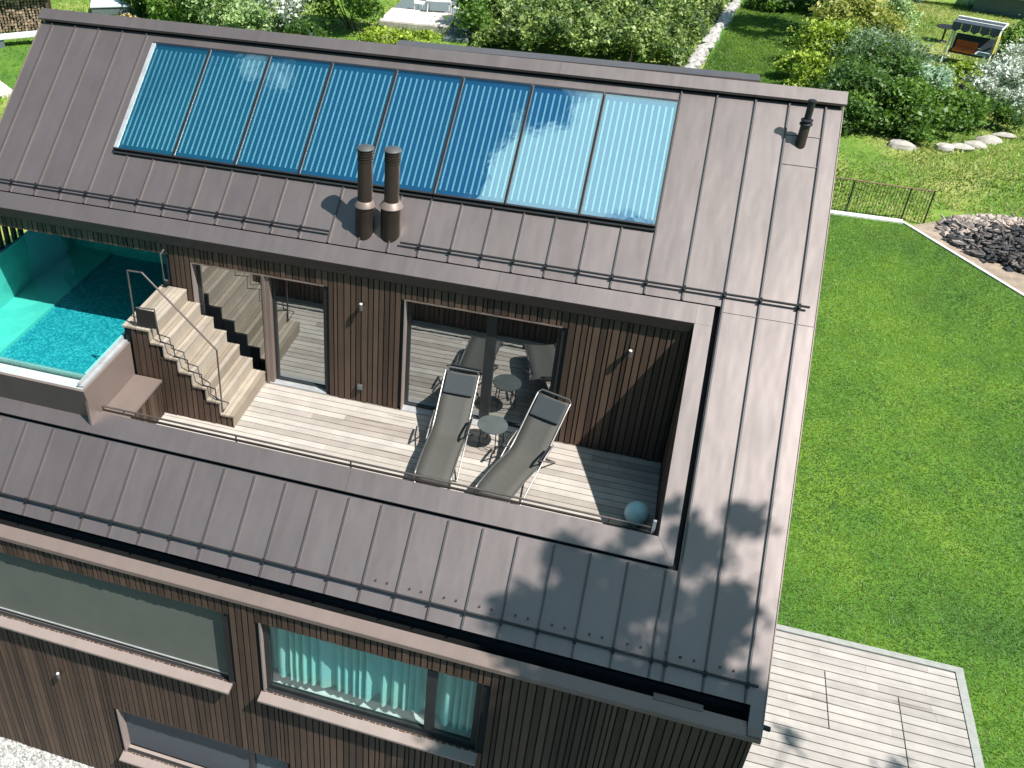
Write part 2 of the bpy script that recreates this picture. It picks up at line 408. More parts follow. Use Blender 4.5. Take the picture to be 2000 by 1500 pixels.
m=MB(); wall_panels(m,UL+.06,11.70,ZG-.4,-5.72,YF+.025,YF+.12,[W1,W2,W3]); obj('backing_board',m,M['gapdark'],fw)
def roofz(y): return -abs(y)*ST/CT-.30 if y<0 else -(y-.32)*ST/CT-.30 if y>.32 else -.3
m=MB(); slats_y(m,YF+.12,7.2,ZL-3.4,11.66,1,roofz); g=obj('gable_wall',m,M['timber'],house)
m=MB(); m.add([(11.655,y,z) for y,z in ((YF+.12,-12),(7.2,-12),(7.2,roofz(7.2)),(.16,-.3),(YF+.12,roofz(YF+.12)))]+[(11.6,y,z) for y,z in ((YF+.12,-12),(7.2,-12),(7.2,roofz(7.2)),(.16,-.3),(YF+.12,roofz(YF+.12)))],[(0,1,2,3,4),(9,8,7,6,5)]+[(i,i+5,(i+1)%5+5,(i+1)%5) for i in range(5)]); obj('backing_board',m,M['gapdark'],g)
m=MB()
slats_y(m,YF+.12,7.2,-12,UL+.05,-1,lambda y: min(roofz(y),-5.0) if y<-.6 else roofz(y)); g=obj('gable_wall',m,M['timber'],house)
m=MB(); m.box(UL+.055,UL+.11,YF+.12,7.2,-12,-5.0); m.box(UL+.055,UL+.11,-.6,.9,-5.0,-.9); obj('backing_board',m,M['gapdark'],g)
m=MB(); m.box(UL+.1,11.65,7.1,7.2,-12,-5.6); obj('rear_wall',m,M['timber'],house)
# terrace back wall
O1=(1.93,4.35,FZ,-2.81); O2=(5.74,8.27,FZ,-2.81); PO=(UL,1.44,FZ-.5,-2.72)
m=MB(); slats_x(m,UL+.06,XR,FZ-.02,-2.42,YB+.024,[O1,O2,PO]); tw=obj('terrace_wall',m,M['timber'],house)
m=MB(); wall_panels(m,UL+.06,XR,FZ-.02,-2.40,YB+.025,YB+.22,[O1,O2,PO]); obj('backing_board',m,M['gapdark'],tw)
# pool hall and hidden rooms (dark)
m=MB(); m.box(UL+.12,11.6,-.42,-.36,-5.2,-.6); m.box(1.40,1.44,-2.91,-.42,-5.2,-2.2); obj('pool_hall_wall',m,M['timber'],house)
# terrace right wall, parapet inner face
m=MB(); slats_y(m,-5.72,YB+.02,FZ,XR+.03,-1,lambda y: RP(0,-y/CT,0).z-.02); m2=obj('side_wall',m,M['timber'],house)
m=MB(); m.hexa([(XR+.031,-5.75,FZ-.1),(XR+.09,-5.75,FZ-.1),(XR+.09,YB+.1,FZ-.1),(XR+.031,YB+.1,FZ-.1),(XR+.031,-5.75,-4.38),(XR+.09,-5.75,-4.38),(XR+.09,YB+.1,-2.42),(XR+.031,YB+.1,-2.42)]); obj('backing_board',m,M['gapdark'],m2)
m=MB(); slats_x(m,1.9,XR,FZ-.03,-4.36,-5.74,(),face=1); obj('parapet_wall',m,M['timber'],house)
m=MB(); m.box(1.3,XR+.1,-5.86,-5.742,FZ-.1,-4.50); obj('parapet_core',m,M['gapdark'],house)
# floor deck
def deck(mb,x0,x1,y0,y1,z0,z1,pitch,gap=.008,cuts=(),jl=3.2):
    y=y0
    while y<y1-.02:
        ye=min(y+pitch,y1); xs={x0,x1}
        x=x0+random.uniform(.5,jl)
        while x<x1-.4: xs.add(x); x+=random.uniform(jl*.6,jl*1.3)
        for (cx,ca,cb) in cuts:
            if ca<=(y+ye)/2<=cb: xs.add(cx)
        xs=sorted(xs)
        for a,b in zip(xs[:-1],xs[1:]):
            cut=any(abs(b-c[0])<1e-6 and c[1]<=(y+ye)/2<=c[2] for c in cuts); cuta=any(abs(a-c[0])<1e-6 and c[1]<=(y+ye)/2<=c[2] for c in cuts)
            dz=random.uniform(-.0015,.0015)
            mb.box(a+(.009 if cuta else .0012),b-(.009 if cut else .0012),y,ye-gap,z0,z1+dz)
        y=ye
    return mb
m=MB(); deck(m,1.3,XR,-5.74,YB+.02,FZ-.035,FZ,.142,.013); fl=obj('terrace_floor',m,M['deck'],house)
m=MB(); m.box(1.2,XR+.1,-5.8,YB+.2,FZ-.30,FZ-.05); obj('floor_bed',m,M['gapdark'],fl)
# ---- terrace doors and windows
def pane_unit(parent_name,x0,x1,z0,z1,y,bars,fw=.06,pane=M['pane'],sill=None,lab=None,depth=.07):
    f=MB(); f.box(x0,x1,y-depth,y,z0,z0+fw); f.box(x0,x1,y-depth,y,z1-fw,z1)
    f.box(x0,x0+fw,y-depth,y,z0+fw,z1-fw); f.box(x1-fw,x1,y-depth,y,z0+fw,z1-fw)
    xs=[x0+fw]
    for (a,b) in bars: f.box(a,b,y-depth-.01,y,z0+fw,z1-fw); xs+= [a,b]
    xs.append(x1-fw)
    o=obj(parent_name,f,M['frame'],house,bevel=.004)
    for i in range(0,len(xs),2):
        p=MB(); p.box(xs[i],xs[i+1],y-.040,y-.030,z0+fw,z1-fw); obj('glass_pane',p,pane,o)
    return o
dr=pane_unit('sliding_door',O1[0]+.02,3.20,FZ+.01,O1[3]-.01,YB+.20,[],.05)
d2=pane_unit('terrace_door',3.36,O1[1]-.01,FZ+.01,O1[3]-.01,YB+.20,[],.055)
m=MB(); m.box(3.205,3.355,YB+.02,YB+.2,FZ+.0,O1[3]-.005); m.box(3.24,3.285,YB-.012,YB+.018,FZ,O1[3]-.01); obj('door_post',m,M['bronze'],house)
wn=pane_unit('window',O2[0]+.02,O2[1]-.01,FZ+.01,O2[3]-.01,YB+.20,[(7.08,7.25)],.06)
for o,par_ in ((O1,dr),(O2,wn)):
    m=MB(); m.box(o[0]-.004,o[0]+.018,YB-.012,YB+.2,o[2],o[3],.9); obj('jamb_lining',m,M['sillmetal'],par_)
    m=MB(); m.box(o[0]+.02,o[1],YB-.008,YB+.21,o[3]-.008,o[3]+.012,.2); obj('head_lining',m,M['bronze'],par_)
m=MB(); m.box(O2[0]-.0,O2[1],YB-.02,YB+.13,FZ+.0,FZ+.025,.6); obj('threshold',m,M['lightsteel'],wn)
m=MB(); m.box(O1[0],O1[1],YB-.0,YB+.13,FZ+.0,FZ+.022,.6); obj('threshold',m,M['lightsteel'],dr)
# ---- facade windows
def linings(W,par_):
    m=MB(); m.box(W[0]-.006,W[0]+.016,YF-.012,YF+.30,W[2],W[3],.9); obj('jamb_lining',m,M['sillmetal'],par_)
    m=MB(); m.box(W[1]-.016,W[1]+.006,YF-.008,YF+.30,W[2],W[3],.6); obj('jamb_lining',m,M['darkbronze'],par_)
    m=MB(); m.box(W[0]+.016,W[1]-.016,YF+.03,YF+.30,W[3]-.012,W[3]+.01,.3); obj('head_lining',m,M['bronze'],par_)
def sill(W,out=.17,inn=.14):
    s=MB(); s.hexa([(W[0]-.05,YF-out,W[2]-.085),(W[1]+.03,YF-out,W[2]-.085),(W[1]+.03,YF+inn,W[2]-.04),(W[0]-.05,YF+inn,W[2]-.04),(W[0]-.05,YF-out,W[2]-.045),(W[1]+.03,YF-out,W[2]-.045),(W[1]+.03,YF+inn,W[2]+.01),(W[0]-.05,YF+inn,W[2]+.01)],.9)
    return s
f=MB(); f.box(W1[0]+.02,W1[1]-.02,YF+.085,YF+.16,W1[2]+.012,W1[2]+.06); f.box(W1[1]-.07,W1[1]-.018,YF+.09,YF+.16,W1[2]+.06,W1[3]-.02)
w1=obj('window',f,M['frame'],house)
b=MB(); b.box(W1[0]+.02,W1[1]-.072,YF+.098,YF+.11,W1[2]+.085,W1[3]-.01); obj('roller_blind',b,M['blind'],w1)
b=MB(); b.box(W1[0]+.02,W1[1]-.072,YF+.08,YF+.115,W1[2]+.062,W1[2]+.084); obj('blind_rail',b,M['lightsteel'],w1)
obj('window_sill',sill(W1),M['sillmetal'],w1); linings(W1,w1)
w2=pane_unit('window',W2[0]+.018,W2[1]-.018,W2[2]+.012,W2[3]-.015,YF+.145,[(7.40,7.55)],.085,pane=M['clear'])
obj('window_sill',sill(W2),M['sillmetal'],w2); linings(W2,w2)
def curtain(x0,x1,z0,z1,y):
    n=int((x1-x0)/.012); V=[];F=[];ph=0
    zz=[0,.04,.3,.6,1]
    for i in range(n+1):
        x=x0+(x1-x0)*i/n; ph+=.50+.22*math.sin(x*7.3)+.16*math.sin(x*17)
        for k,f in enumerate(zz):
            a=(.085 if k<3 else .06)*(1+.3*math.sin(x*5))
            hem=(.055*abs(math.sin(ph*.5))**3 if k==0 else 0)
            V.append((x+.012*math.cos(ph)*(1-f),y+a*math.sin(ph),z0+hem+(z1-z0)*f))
    for i in range(n):
        for k in range(len(zz)-1):
            a=i*len(zz)+k; F.append((a,a+len(zz),a+len(zz)+1,a+1))
    mb=MB(); mb.add(V,F,.5); return mb
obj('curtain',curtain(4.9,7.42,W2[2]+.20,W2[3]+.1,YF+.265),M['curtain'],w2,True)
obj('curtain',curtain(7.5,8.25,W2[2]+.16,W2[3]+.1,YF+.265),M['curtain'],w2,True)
m=MB(); m.box(4.6,8.4,YF+.9,YF+.95,-8.2,-5.9); m.box(4.6,8.4,YF+.22,YF+.9,-7.80,-7.70); m.box(4.6,8.4,YF+.22,YF+.9,-5.95,-5.9); m.box(4.55,4.6,YF+.22,YF+.95,-8.2,-5.9); m.box(8.4,8.45,YF+.22,YF+.95,-8.2,-5.9); obj('room_lining',m,M['white'],w2)
f=MB(); f.box(W3[0]+.02,W3[1]-.02,YF+.15,YF+.2,W3[2]+.01,W3[2]+.05); f.box(4.42,4.5,YF+.12,YF+.2,W3[2]+.05,W3[3]-.01)
w3=obj('window',f,M['frame'],house)
b=MB(); b.box(W3[0]+.02,4.418,YF+.15,YF+.165,W3[2]+.05,W3[3]-.01); obj('roller_blind',b,M['blind2'],w3)
b=MB(); b.box(4.502,W3[1]-.02,YF+.15,YF+.165,W3[2]+.05,W3[3]-.01); obj('roller_blind',b,M['slategrey'],w3)
obj('window_sill',sill(W3),M['sillmetal'],w3); linings(W3,w3)
# ---- stairs to the pool
stair=MB(); XS0,ZS0,RUN,RISE=1.80,-3.35,.2343,.2405; YS=-4.543
for k in range(7):
    xa=1.31 if k==0 else XS0+RUN*(k-1)-.01; xb=XS0+RUN*k+.012; zt=ZS0-RISE*k
    n=6 if k==0 else 3
    for q in range(n):
        a=xa+(xb-xa)*q/n; b=xa+(xb-xa)*(q+1)/n
        stair.box(a+.002,b-.008,YS-.03,YB+.0-.014,zt-.035,zt)
    stair.box(xb-.035,xb-.014,YS-.02,YB-.016,zt-RISE+.002,zt-.036)
st=obj('stairs',stair,M['tread'],house)
m=MB()
def stop(x):
    k=0 if x<XS0 else int((x-XS0)/RUN)+1
    return ZS0-RISE*min(k,7)-.037
slats_x(m,1.45,XS0+RUN*6-.03,FZ,0,YS+.02,(),face=-1,depth=.03,top=lambda x:stop(x+.04)); obj('side_cladding',m,M['timber'],st)
m=MB()
for k in range(7):
    xa=1.31 if k==0 else XS0+RUN*(k-1); m.box(xa,XS0+RUN*k-.04,YS+.021,YB-.03,FZ,ZS0-RISE*k-.037)
obj('stair_core',m,M['gapdark'],st)

# ------------------------------------------------------------------ pool
pool=thing('swimming_pool','turquoise rooftop swimming pool in bronze tub with overflow edge beside the stairs','pool',(0,-4,-4))
PX0,PX1,PY0,PY1=-2.34,1.22,-5.66,-.45; WZ=-3.62; PF=-4.68
m=MB(); m.box(-1.45,PX1,PY0,PY1,PF-.08,PF); obj('pool_floor',m,M['caustics'],pool)
m=MB(); m.box(PX0,-1.452,PY0,PY1,PF-.08,PF+.06); m.box(PX0-.06,PX0-.002,PY0,PY1,PF,WZ+.03)
m.box(PX0,PX1,PY1+.002,PY1+.03,PF,WZ+.03); m.box(PX1+.002,PX1+.04,PY0,PY1,PF,WZ+.02); m.box(PX0,PX1,PY0-.03,PY0-.002,PF,WZ-.02)
obj('basin',m,M['poolwall'],pool)
m=MB(); nx,ny=36,52
V=[(PX0+(PX1-PX0)*i/nx,PY0+(PY1-PY0)*j/ny,WZ+.004*math.sin(i*.9+j*.4)*math.sin(j*.7)) for j in range(ny+1) for i in range(nx+1)]
m.add(V,[(j*(nx+1)+i,j*(nx+1)+i+1,(j+1)*(nx+1)+i+1,(j+1)*(nx+1)+i) for j in range(ny) for i in range(nx)],.5); obj('water',m,M['water'],pool,True)
m=MB(); m.box(PX0-.06,PX1+.04,PY0-.05,PY0-.031,WZ-.14,WZ+.03); m.box(PX0-.075,PX0-.061,PY0-.05,-2.0,WZ-.05,WZ+.17); obj('glass_rim',m,M['acrylic'],pool)
m=MB(); m.box(PX0-.1,1.30,-5.93,PY0-.052,WZ-.13,WZ-.10); m.box(PX0-.1,1.36,-5.965,-5.932,WZ-.2,WZ-.06)
for k in range(9): m.box(PX0+.4*k,PX0+.4*k+.385,-5.925,PY0-.06,WZ-.10,WZ-.092,.5+.05*(k%2))
obj('overflow_channel',m,plain('channel_grey',(.42,.45,.45),.5,0,.1,3),pool)
for bb in ((PX1+.042,PX1+.075,-5.93,-4.56,WZ-.16,WZ+.025),(PX1+.077,PX1+.145,-5.93,-4.56,WZ-.16,WZ-.02),(PX0-.14,PX0-.08,-5.6,-2.3,WZ-.03,WZ+.02)):
    m=MB(); m.box(*bb); obj('coping',m,M['lightsteel'],pool)
m=MB(); zb=RP(0,6.0/CT,.1).z-.10; m.hexa([(PX0-.16,-5.80,zb),(1.41,-5.80,zb),(1.41,-5.78,zb),(PX0-.16,-5.78,zb),(PX0-.16,-6.02,WZ-.05),(1.41,-6.02,WZ-.05),(1.41,-5.967,WZ-.05),(PX0-.16,-5.967,WZ-.05)]); m.box(PX1+.147,1.408,-5.966,-4.56,-5.0,WZ-.052); obj('tub_cladding',m,M['bronze'],pool)
m=MB(); m.box(PX0-.16,1.36,-5.96,-.4,-5.3,PF-.081); obj('tub_base',m,M['gapdark'],pool)

ledge=thing('bronze_ledge','low bronze capped ledge box between pool tub and stairs','ledge',(1.65,-5.1,FZ))
m=MB(); m.box(1.413,1.93,-5.72,YS-.035,-4.36,-4.32,.8); obj('ledge_top',m,M['bronze'],ledge)
m=MB(); slats_y(m,-5.70,YS-.04,FZ+.002,1.87,1,lambda y:-4.362); obj('side_cladding',m,M['timber'],ledge)
m=MB(); m.box(1.42,1.868,-5.71,YS-.04,FZ+.002,-4.362); obj('ledge_core',m,M['gapdark'],ledge)

# screen at the open gable end of the pool hall
scr=thing('slatted_screen','dark upright timber slats screening the open gable end behind the pool','screen',(UL+.08,-2.3,-4.2))
for k in range(6):
    y=-3.05+.21*k
    m=MB(); m.box(UL+.02,UL+.10,y,y+.075,-5.0,-max(0,-y)*ST/CT-.32); obj('slat',m,M['darkbronze'],scr)
m=MB(); m.box(UL+.03,UL+.11,-3.02,-1.85,-4.12,-4.02); obj('rail',m,M['darkbronze'],scr)

# stair handrail
hr=thing('stair_handrail','thin bronze handrail climbing the wooden stairs with stepped lower rod','handrail',(2.3,YS,-3.4))
yr=YS+.02
m=MB(); m.tube([(2.985,yr,-3.515),(1.79,yr,-2.29),(1.535,yr,-2.30)],.016,8); obj('rail',m,M['railmetal'],hr,True)
for x,za,zb in ((2.985,-4.80,-3.515),(1.535,-3.35,-2.30)):
    m=MB(); m.tube([(x,yr,za),(x,yr,zb)],.015,8); obj('post',m,M['railmetal'],hr,True)
m=MB(); m.tube([(1.60,yr,-2.98),(1.93,yr,-2.95),(1.94,yr,-3.27)],.014,8); obj('side_loop',m,M['alu'],hr,True)
m=MB(); m.box(1.58,1.92,yr-.006,yr+.006,-3.33,-3.0); obj('infill_panel',m,M['darkbronze'],hr)
pts=[(1.935,yr,-3.27)]
for k in range(5):
    x=1.97+RUN*k*.985; z=-3.565-RISE*k; pts+=[(x,yr,z),(x+.225,yr,z-.035)]
pts.append((2.985,yr,-4.79))
m=MB(); m.tube(pts,.012,6); obj('stepped_rod',m,M['black'],hr,True)
pp=thing('pool_post','small steel bracket post at the wall edge above the pool','post',(1.42,YB-.08,-3.2))
m=MB(); m.tube([(1.45,YB-.02,-2.62),(1.42,YB-.09,-2.68),(1.42,YB-.09,-3.18),(1.49,YB-.09,-3.2)],.018,8); obj('post',m,M['alu'],pp,True)
m=MB(); m.box(1.43,1.50,YB-.11,YB-.02,-3.26,-3.21); obj('bracket',m,M['darkbronze'],pp)

# parapet rail
pr=thing('parapet_rail','low double metal rail running along the inside of the terrace parapet','railing',(5.6,-5.62,-4.4))
for z,r in ((-4.235,.016),(-4.325,.020)):
    m=MB(); m.tube([(1.30 if z>-4.3 else 1.36,-5.62,z),(10.06,-5.62,z)],r,8); obj('rail',m,M['railmetal' if z>-4.3 else 'darkbronze'],pr,True)
for x in (1.34,1.80,3.76,5.64,7.55,9.46): m=MB(); m.tube([(x,-5.62,-4.50),(x,-5.62,-4.225)],.014,8); obj('post',m,M['railmetal'],pr,True)
m=MB(); m.box(10.04,10.085,-5.64,-5.60,-4.72,-4.10); obj('end_post',m,M['lightsteel'],pr)

# ------------------------------------------------------------------ wall lamps
def wall_lamp(loc,label):
    t=thing('wall_lamp',label,'wall lamp',loc,0,'cylinder lamps on the timber walls')
    m=MB(); m.lathe((0,-.10,-.06),[(.028,0),(.032,.004),(.032,.116),(.028,.12)],16); obj('lamp_body',m,M['alu'],t,True,True)
    m=MB(); m.box(-.025,.025,-.075,0,-.02,.02); obj('bracket',m,M['darkbronze'],t,local=True)
    m=MB(); m.lathe((0,-.10,.061),[(.025,0),(.02,.006)],14); obj('lens',m,M['white'],t,True,True)
    return t
L0=wall_lamp((5.03,YB-.005,-3.02),'small cylinder wall lamp on the timber pier between door and terrace window')
dup(L0,(9.33,YB-.005,-3.0),0,'small cylinder wall lamp right of the terrace window near the shaded corner')
dup(L0,(.97,YF-.005,-8.78),0,'small cylinder wall lamp below the long blind window on the street facade')
so=thing('wall_socket','small grey outdoor socket box low on the timber pier','socket',(5.0,YB-.01,-4.70))
m=MB(); m.box(-.045,.045,-.05,0,-.05,.05); obj('box',m,M['alu'],so,local=True,bevel=.008)
m=MB(); m.box(-.04,.04,-.062,-.052,-.04,.045); obj('lid',m,M['slategrey'],so,local=True,bevel=.004)

# ------------------------------------------------------------------ solar panels
PS0,PS1,PW=.247,2.509,1.17
LOCAL=Matrix(((1,0,0),(0,CT,-ST),(0,ST,CT)))     # local y runs up the slope
def panel(i,first):
    base=RP(PW*i,PS1,0); L=PS1-PS0; W=PW-.012
    cols=('leftmost','second','third','fourth','fifth','sixth','seventh','rightmost')
    extra=('teal with a glint strip added at left','teal without a strip','blue teal','deep blue behind the left flue','deep blue behind the right flue','blue with pale reflection along its foot','half covered by a pale cloud reflection','almost white with cloud reflection')[i]
    t=thing('solar_panel',f'{cols[i]} solar panel in the roof row, {extra}','solar panel',base,0,'row of solar panels on the upper roof')
    def q(x,y,h): v=LOCAL@Vector((x,y,h)); return v
    def lb(mb,x0,x1,y0,y1,h0,h1,tt=None): return mb.hexa([q(x0,y0,h0),q(x1,y0,h0),q(x1,y1,h0),q(x0,y1,h0),q(x0,y0,h1),q(x1,y0,h1),q(x1,y1,h1),q(x0,y1,h1)],tt)
    m=MB(); g=.028
    lb(m,0,W,0,g,.0,.105); lb(m,0,W,L-g,L,.0,.10); lb(m,W-.014,W,g,L-g,.0,.10)
    if i: lb(m,0,.014,g,L-g,.0,.10)
    obj('panel_frame',m,M['black'],t,local=True)
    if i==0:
        m=MB(); lb(m,0,.075,g,L-g,.0,.102); obj('edge_strip',m,M['lightsteel'],t,local=True)  # wide pale strip stands in for the sun glint on the frame
    else:
        m=MB(); lb(m,.014,.026,g,L-g,.085,.101); obj('edge_strip',m,M['alu'],t,local=True)
    m=MB(); lb(m,0,W,-.05,-.002,.0,.05); obj('foot_flashing',m,M['gapdark'],t,local=True)
    x0=.076 if i==0 else .027; x1=W-.015
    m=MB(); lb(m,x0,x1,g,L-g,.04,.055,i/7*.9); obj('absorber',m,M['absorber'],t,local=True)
    m=MB(); n=11
    for k in range(n):
        x=x0+(x1-x0)*(k+.5)/n; lb(m,x-.0130,x+.0130,g+.09,L-g-.10,.056,.066)
    obj('riser_tubes',m,M['tubelight'],t,local=True)
    m=MB(); lb(m,x0,x1,g,L-g,.088,.094); obj('cover_glass',m,M['solarglass'],t,local=True)
    return t
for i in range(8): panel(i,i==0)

# ------------------------------------------------------------------ flues and vent
def flue(u,s,label,rb,h):
    c=RP(u,s,0); t=thing('flue_pipe',label,'flue',tuple(c),0,'pair of bronze flues on the roof')
    m=MB(); m.lathe((0,0,-.22),[(rb,0),(rb,.66),(rb+.004,.672),(rb+.004,.68),(.13,.72)],32); obj('base_sleeve',m,M['flue'],t,True,True)
    m=MB(); m.lathe((0,0,.44),[(rb+.012,0),(rb+.02,.012),(.135,.10),(.128,.105)],32); obj('collar',m,M['bronze'],t,True,True)
    m=MB(); m.lathe((0,0,.50),[(.122,0),(.122,h-.72)],32); obj('pipe',m,M['flue'],t,True,True)
    z=h-.22
    m=MB(); pr=[(.115,z)]
    for k in range(4): pr+=[(.128,z+.004+k*.045),(.128,z+.028+k*.045),(.112,z+.030+k*.045),(.112,z+.047+k*.045)]
    m.lathe((0,0,0),pr,32); obj('louvre_head',m,M['flue'],t,True,True)
    m=MB(); m.lathe((0,0,z+.185),[(.125,0),(.138,.006),(.138,.02),(.10,.045),(.0,.05)],32); obj('cap',m,M['alu'],t,True,True)
    return t
flue(4.87,3.27,'left bronze flue pipe of the pair, slimmer at its base','' or .155,1.44)
flue(5.30,3.22,'right bronze flue pipe of the pair, wider rounded base','' or .172,1.42)
vc=RP(11.237,.72,0)
v=thing('vent_pipe','dark slender vent pipe standing near the right end of the ridge','vent pipe',tuple(vc))
m=MB(); m.lathe((0,0,-.1),[(.075,0),(.072,.40),(.068,.41)],20); obj('lower_pipe',m,M['flue'],v,True,True)
m=MB(); m.lathe((0,0,.30),[(.07,0),(.095,.01),(.095,.03),(.07,.045),(.07,.06),(.088,.07),(.088,.09),(.06,.10)],20); obj('collar',m,M['black'],v,True,True)
m=MB(); m.lathe((0,0,.38),[(.052,0),(.052,.28),(.062,.285),(.062,.31),(.05,.315)],20); obj('upper_pipe',m,M['black'],v,True,True)

# ------------------------------------------------------------------ snow guards
def guard(u0,u1,s,label,joins,stops=False):
    c=RP((u0+u1)/2,s,0); t=thing('snow_guard',label,'snow guard',tuple(c),0,'snow guard bars on the roof')
    m=MB(); m.tube([RP(u0,s,.075),RP(u1,s,.075)],.019,8); obj('bar',m,M['black'],t,True)
    for j in joins:
        if u0<j<u1:
            b=MB(); rbox(b,j-.022,j+.022,s-.025,s+.05,.039,.062); rbox(b,j-.014,j+.014,s-.03,s-.014,.039,.105); rbox(b,j-.014,j+.014,s+.022,s+.036,.039,.095); obj('bracket',b,M['black'],t)
    if stops:
        for j in joins:
            if u0+.1<j<u1-.5 and j>6.2:
                for f in (.34,.68):
                    b=MB(); rbox(b,j+.505*f-.014,j+.505*f+.014,s-.12,s-.11,0,.022); rbox(b,j+.505*f-.014,j+.505*f+.014,s-.14,s-.12,0,.005); obj('snow_stop',b,M['flue'],t)
    return t
guard(-2.1,4.32,3.425,'long snow guard bar left of the flues under the solar panels',JU)
guard(5.52,11.66,3.425,'snow guard bar right of the flues reaching the right roof edge',JU+[10.499,10.998,11.527])
guard(-2.3,11.65,8.77,'longest snow guard bar above the street gutter',JL+[10.499,10.998,11.527],True)

# ------------------------------------------------------------------ loungers, table, globe
def smooth_path(ctrl,n=6):
    out=[]; k=len(ctrl)
    for i in range(k-1):
        p0=Vector(ctrl[max(i-1,0)]);p1=Vector(ctrl[i]);p2=Vector(ctrl[i+1]);p3=Vector(ctrl[min(i+2,k-1)])
        for j in range(n):
            t=j/n; out.append(.5*((2*p1)+(-p0+p2)*t+(2*p0-5*p1+4*p2-p3)*t*t+(-p0+3*p1-3*p2+p3)*t**3))
    out.append(Vector(ctrl[-1])); return out
PROF=[(-1.02,.20),(-.99,.30),(-.88,.36),(-.45,.38),(-.05,.345),(.12,.345),(.32,.45),(.62,.68),(.88,.88),(1.0,.96)]
def lounger(loc,rz,label):
    t=thing('sun_lounger',label,'sun lounger',loc,rz,'sun loungers on the roof terrace')
    path=smooth_path([(0,y,z) for y,z in PROF],6)
    hw=.27
    m=MB(); V=[];F=[]
    for p in path:
        for x in (-hw,-hw*.5,0,hw*.5,hw): V.append((x,p.y,p.z-.018*(1-(x/hw)**2)))
    n=5
    for i in range(len(path)-1):
        for j in range(4): F.append((i*n+j,i*n+j+1,(i+1)*n+j+1,(i+1)*n+j))
    for a,f in enumerate(F): m.t.append(.5)
    m.v=V; m.f=F
    o=obj('sling',m,M['sling'],t,True,True)
    s=o.modifiers.new('solid','SOLIDIFY'); s.thickness=.012
    m=MB(); L=[(-hw-.014,p.y,p.z+.005) for p in path]; Rr=[(hw+.014,p.y,p.z+.005) for p in path]
    top=[(-hw+.03,path[-1].y+.05,path[-1].z+.035),(hw-.03,path[-1].y+.05,path[-1].z+.035)]
    bot=[(hw-.04,path[0].y-.015,path[0].z-.035),(-hw+.04,path[0].y-.015,path[0].z-.035)]
    loop=L+top+Rr[::-1]+bot+[L[0]]
    m.tube(loop,.015,8); obj('tube_frame',m,M['alu'],t,True,True)
    # head pad
    m=MB(); d=Vector((0,.26,.20)).normalized(); nrm=Vector((0,-d.z,d.y)); Mx=Matrix(((1,0,0),(0,d.y,nrm.y),(0,d.z,nrm.z)))
    m.obox((0,.80,.850),(.50,.36,.045),Mx,.5); obj('headrest',m,M['headpad'],t,local=True,bevel=.02)
    # arms and legs
    for sx in (-1,1):
        x=sx*(hw+.05)
        m=MB(); m.tube([(x,-.62,.02),(x,-.28,.22),(x,.18,.47),(x,.42,.52)],.013,8); m.tube([(x,.62,.02),(x,.25,.30),(x,-.05,.53)],.013,8); obj('leg',m,M['alu'],t,True,True)
        m=MB(); m.tube([(x,-.10,.545),(x,.08,.565),(x,.30,.57)],.02,8); obj('armrest',m,M['black'],t,True,True)
    for yy in (-.62,.62): m=MB(); m.tube([(-hw-.05,yy,.02),(hw+.05,yy,.02)],.014,8); obj('cross_bar',m,M['alu'],t,True,True)
    return t
l0=lounger((6.765,-4.07,FZ),R(1),'left taupe sling sun lounger, standing straight towards the terrace window')
l1=dup(l0,(8.02,-4.24,FZ),R(-17),'right taupe sling sun lounger, turned at an angle with its foot by the parapet')
tb=thing('side_table','round grey side table between the two sun loungers','side table',(7.42,-3.63,FZ))
m=MB(); m.lathe((0,0,.43),[(.20,0),(.245,.004),(.25,.012),(.245,.022),(.0,.024)],36); obj('table_top',m,M['tabletop'],tb,True,True)
for k in range(4):
    a=k*math.pi/2+.5; m=MB(); m.tube([(.19*math.cos(a),.19*math.sin(a),.43),(.215*math.cos(a),.215*math.sin(a),.0)],.009,6); obj('leg',m,M['black'],tb,True,True)
m=MB(); m.tube([(.205*math.cos(a/12*math.pi),.205*math.sin(a/12*math.pi),.12) for a in range(25)],.006,6); obj('ring',m,M['black'],tb,True,True)
gl=thing('globe_lamp','pale round globe lamp in the shaded front corner of the terrace','globe lamp',(9.86,-4.72,FZ))
m=MB(); m.ball((0,0,.20),.185,28); obj('globe',m,M['globe'],gl,True,True)
m=MB(); m.lathe((0,0,0),[(.11,0),(.11,.02),(.09,.04)],24); obj('foot',m,M['alu'],gl,True,True)

# ================================================================== GARDEN
def leafmat(n,a,b,tr=.35): M[n]=m_leaf(n,a,b,tr)
leafmat('leaf_green',(0.0264,0.072,0.012),(0.21,0.364,0.063))
leafmat('leaf_dark',(0.0168,0.048,0.0144),(0.119,0.224,0.049))
leafmat('leaf_lime',(0.096,0.18,0.0144),(0.476,0.588,0.07))
leafmat('leaf_grey',(0.072,0.12,0.072),(0.336,0.448,0.266))
leafmat('leaf_pale',(0.108,0.204,0.072),(0.588,0.728,0.336))
leafmat('leaf_silver',(0.108,0.204,0.144),(0.672,0.84,0.644))
leafmat('leaf_amber',(.15,.21,.03),(.50,.46,.12))
leafmat('leaf_white',(0.12,0.216,0.072),(0.85,0.85,0.85),.2)
leafmat('grass_blade',(.036,.098,.012),(.225,.335,.024),.30)
leafmat('rough_blade',(.07,.15,.015),(.42,.42,.14),.3)
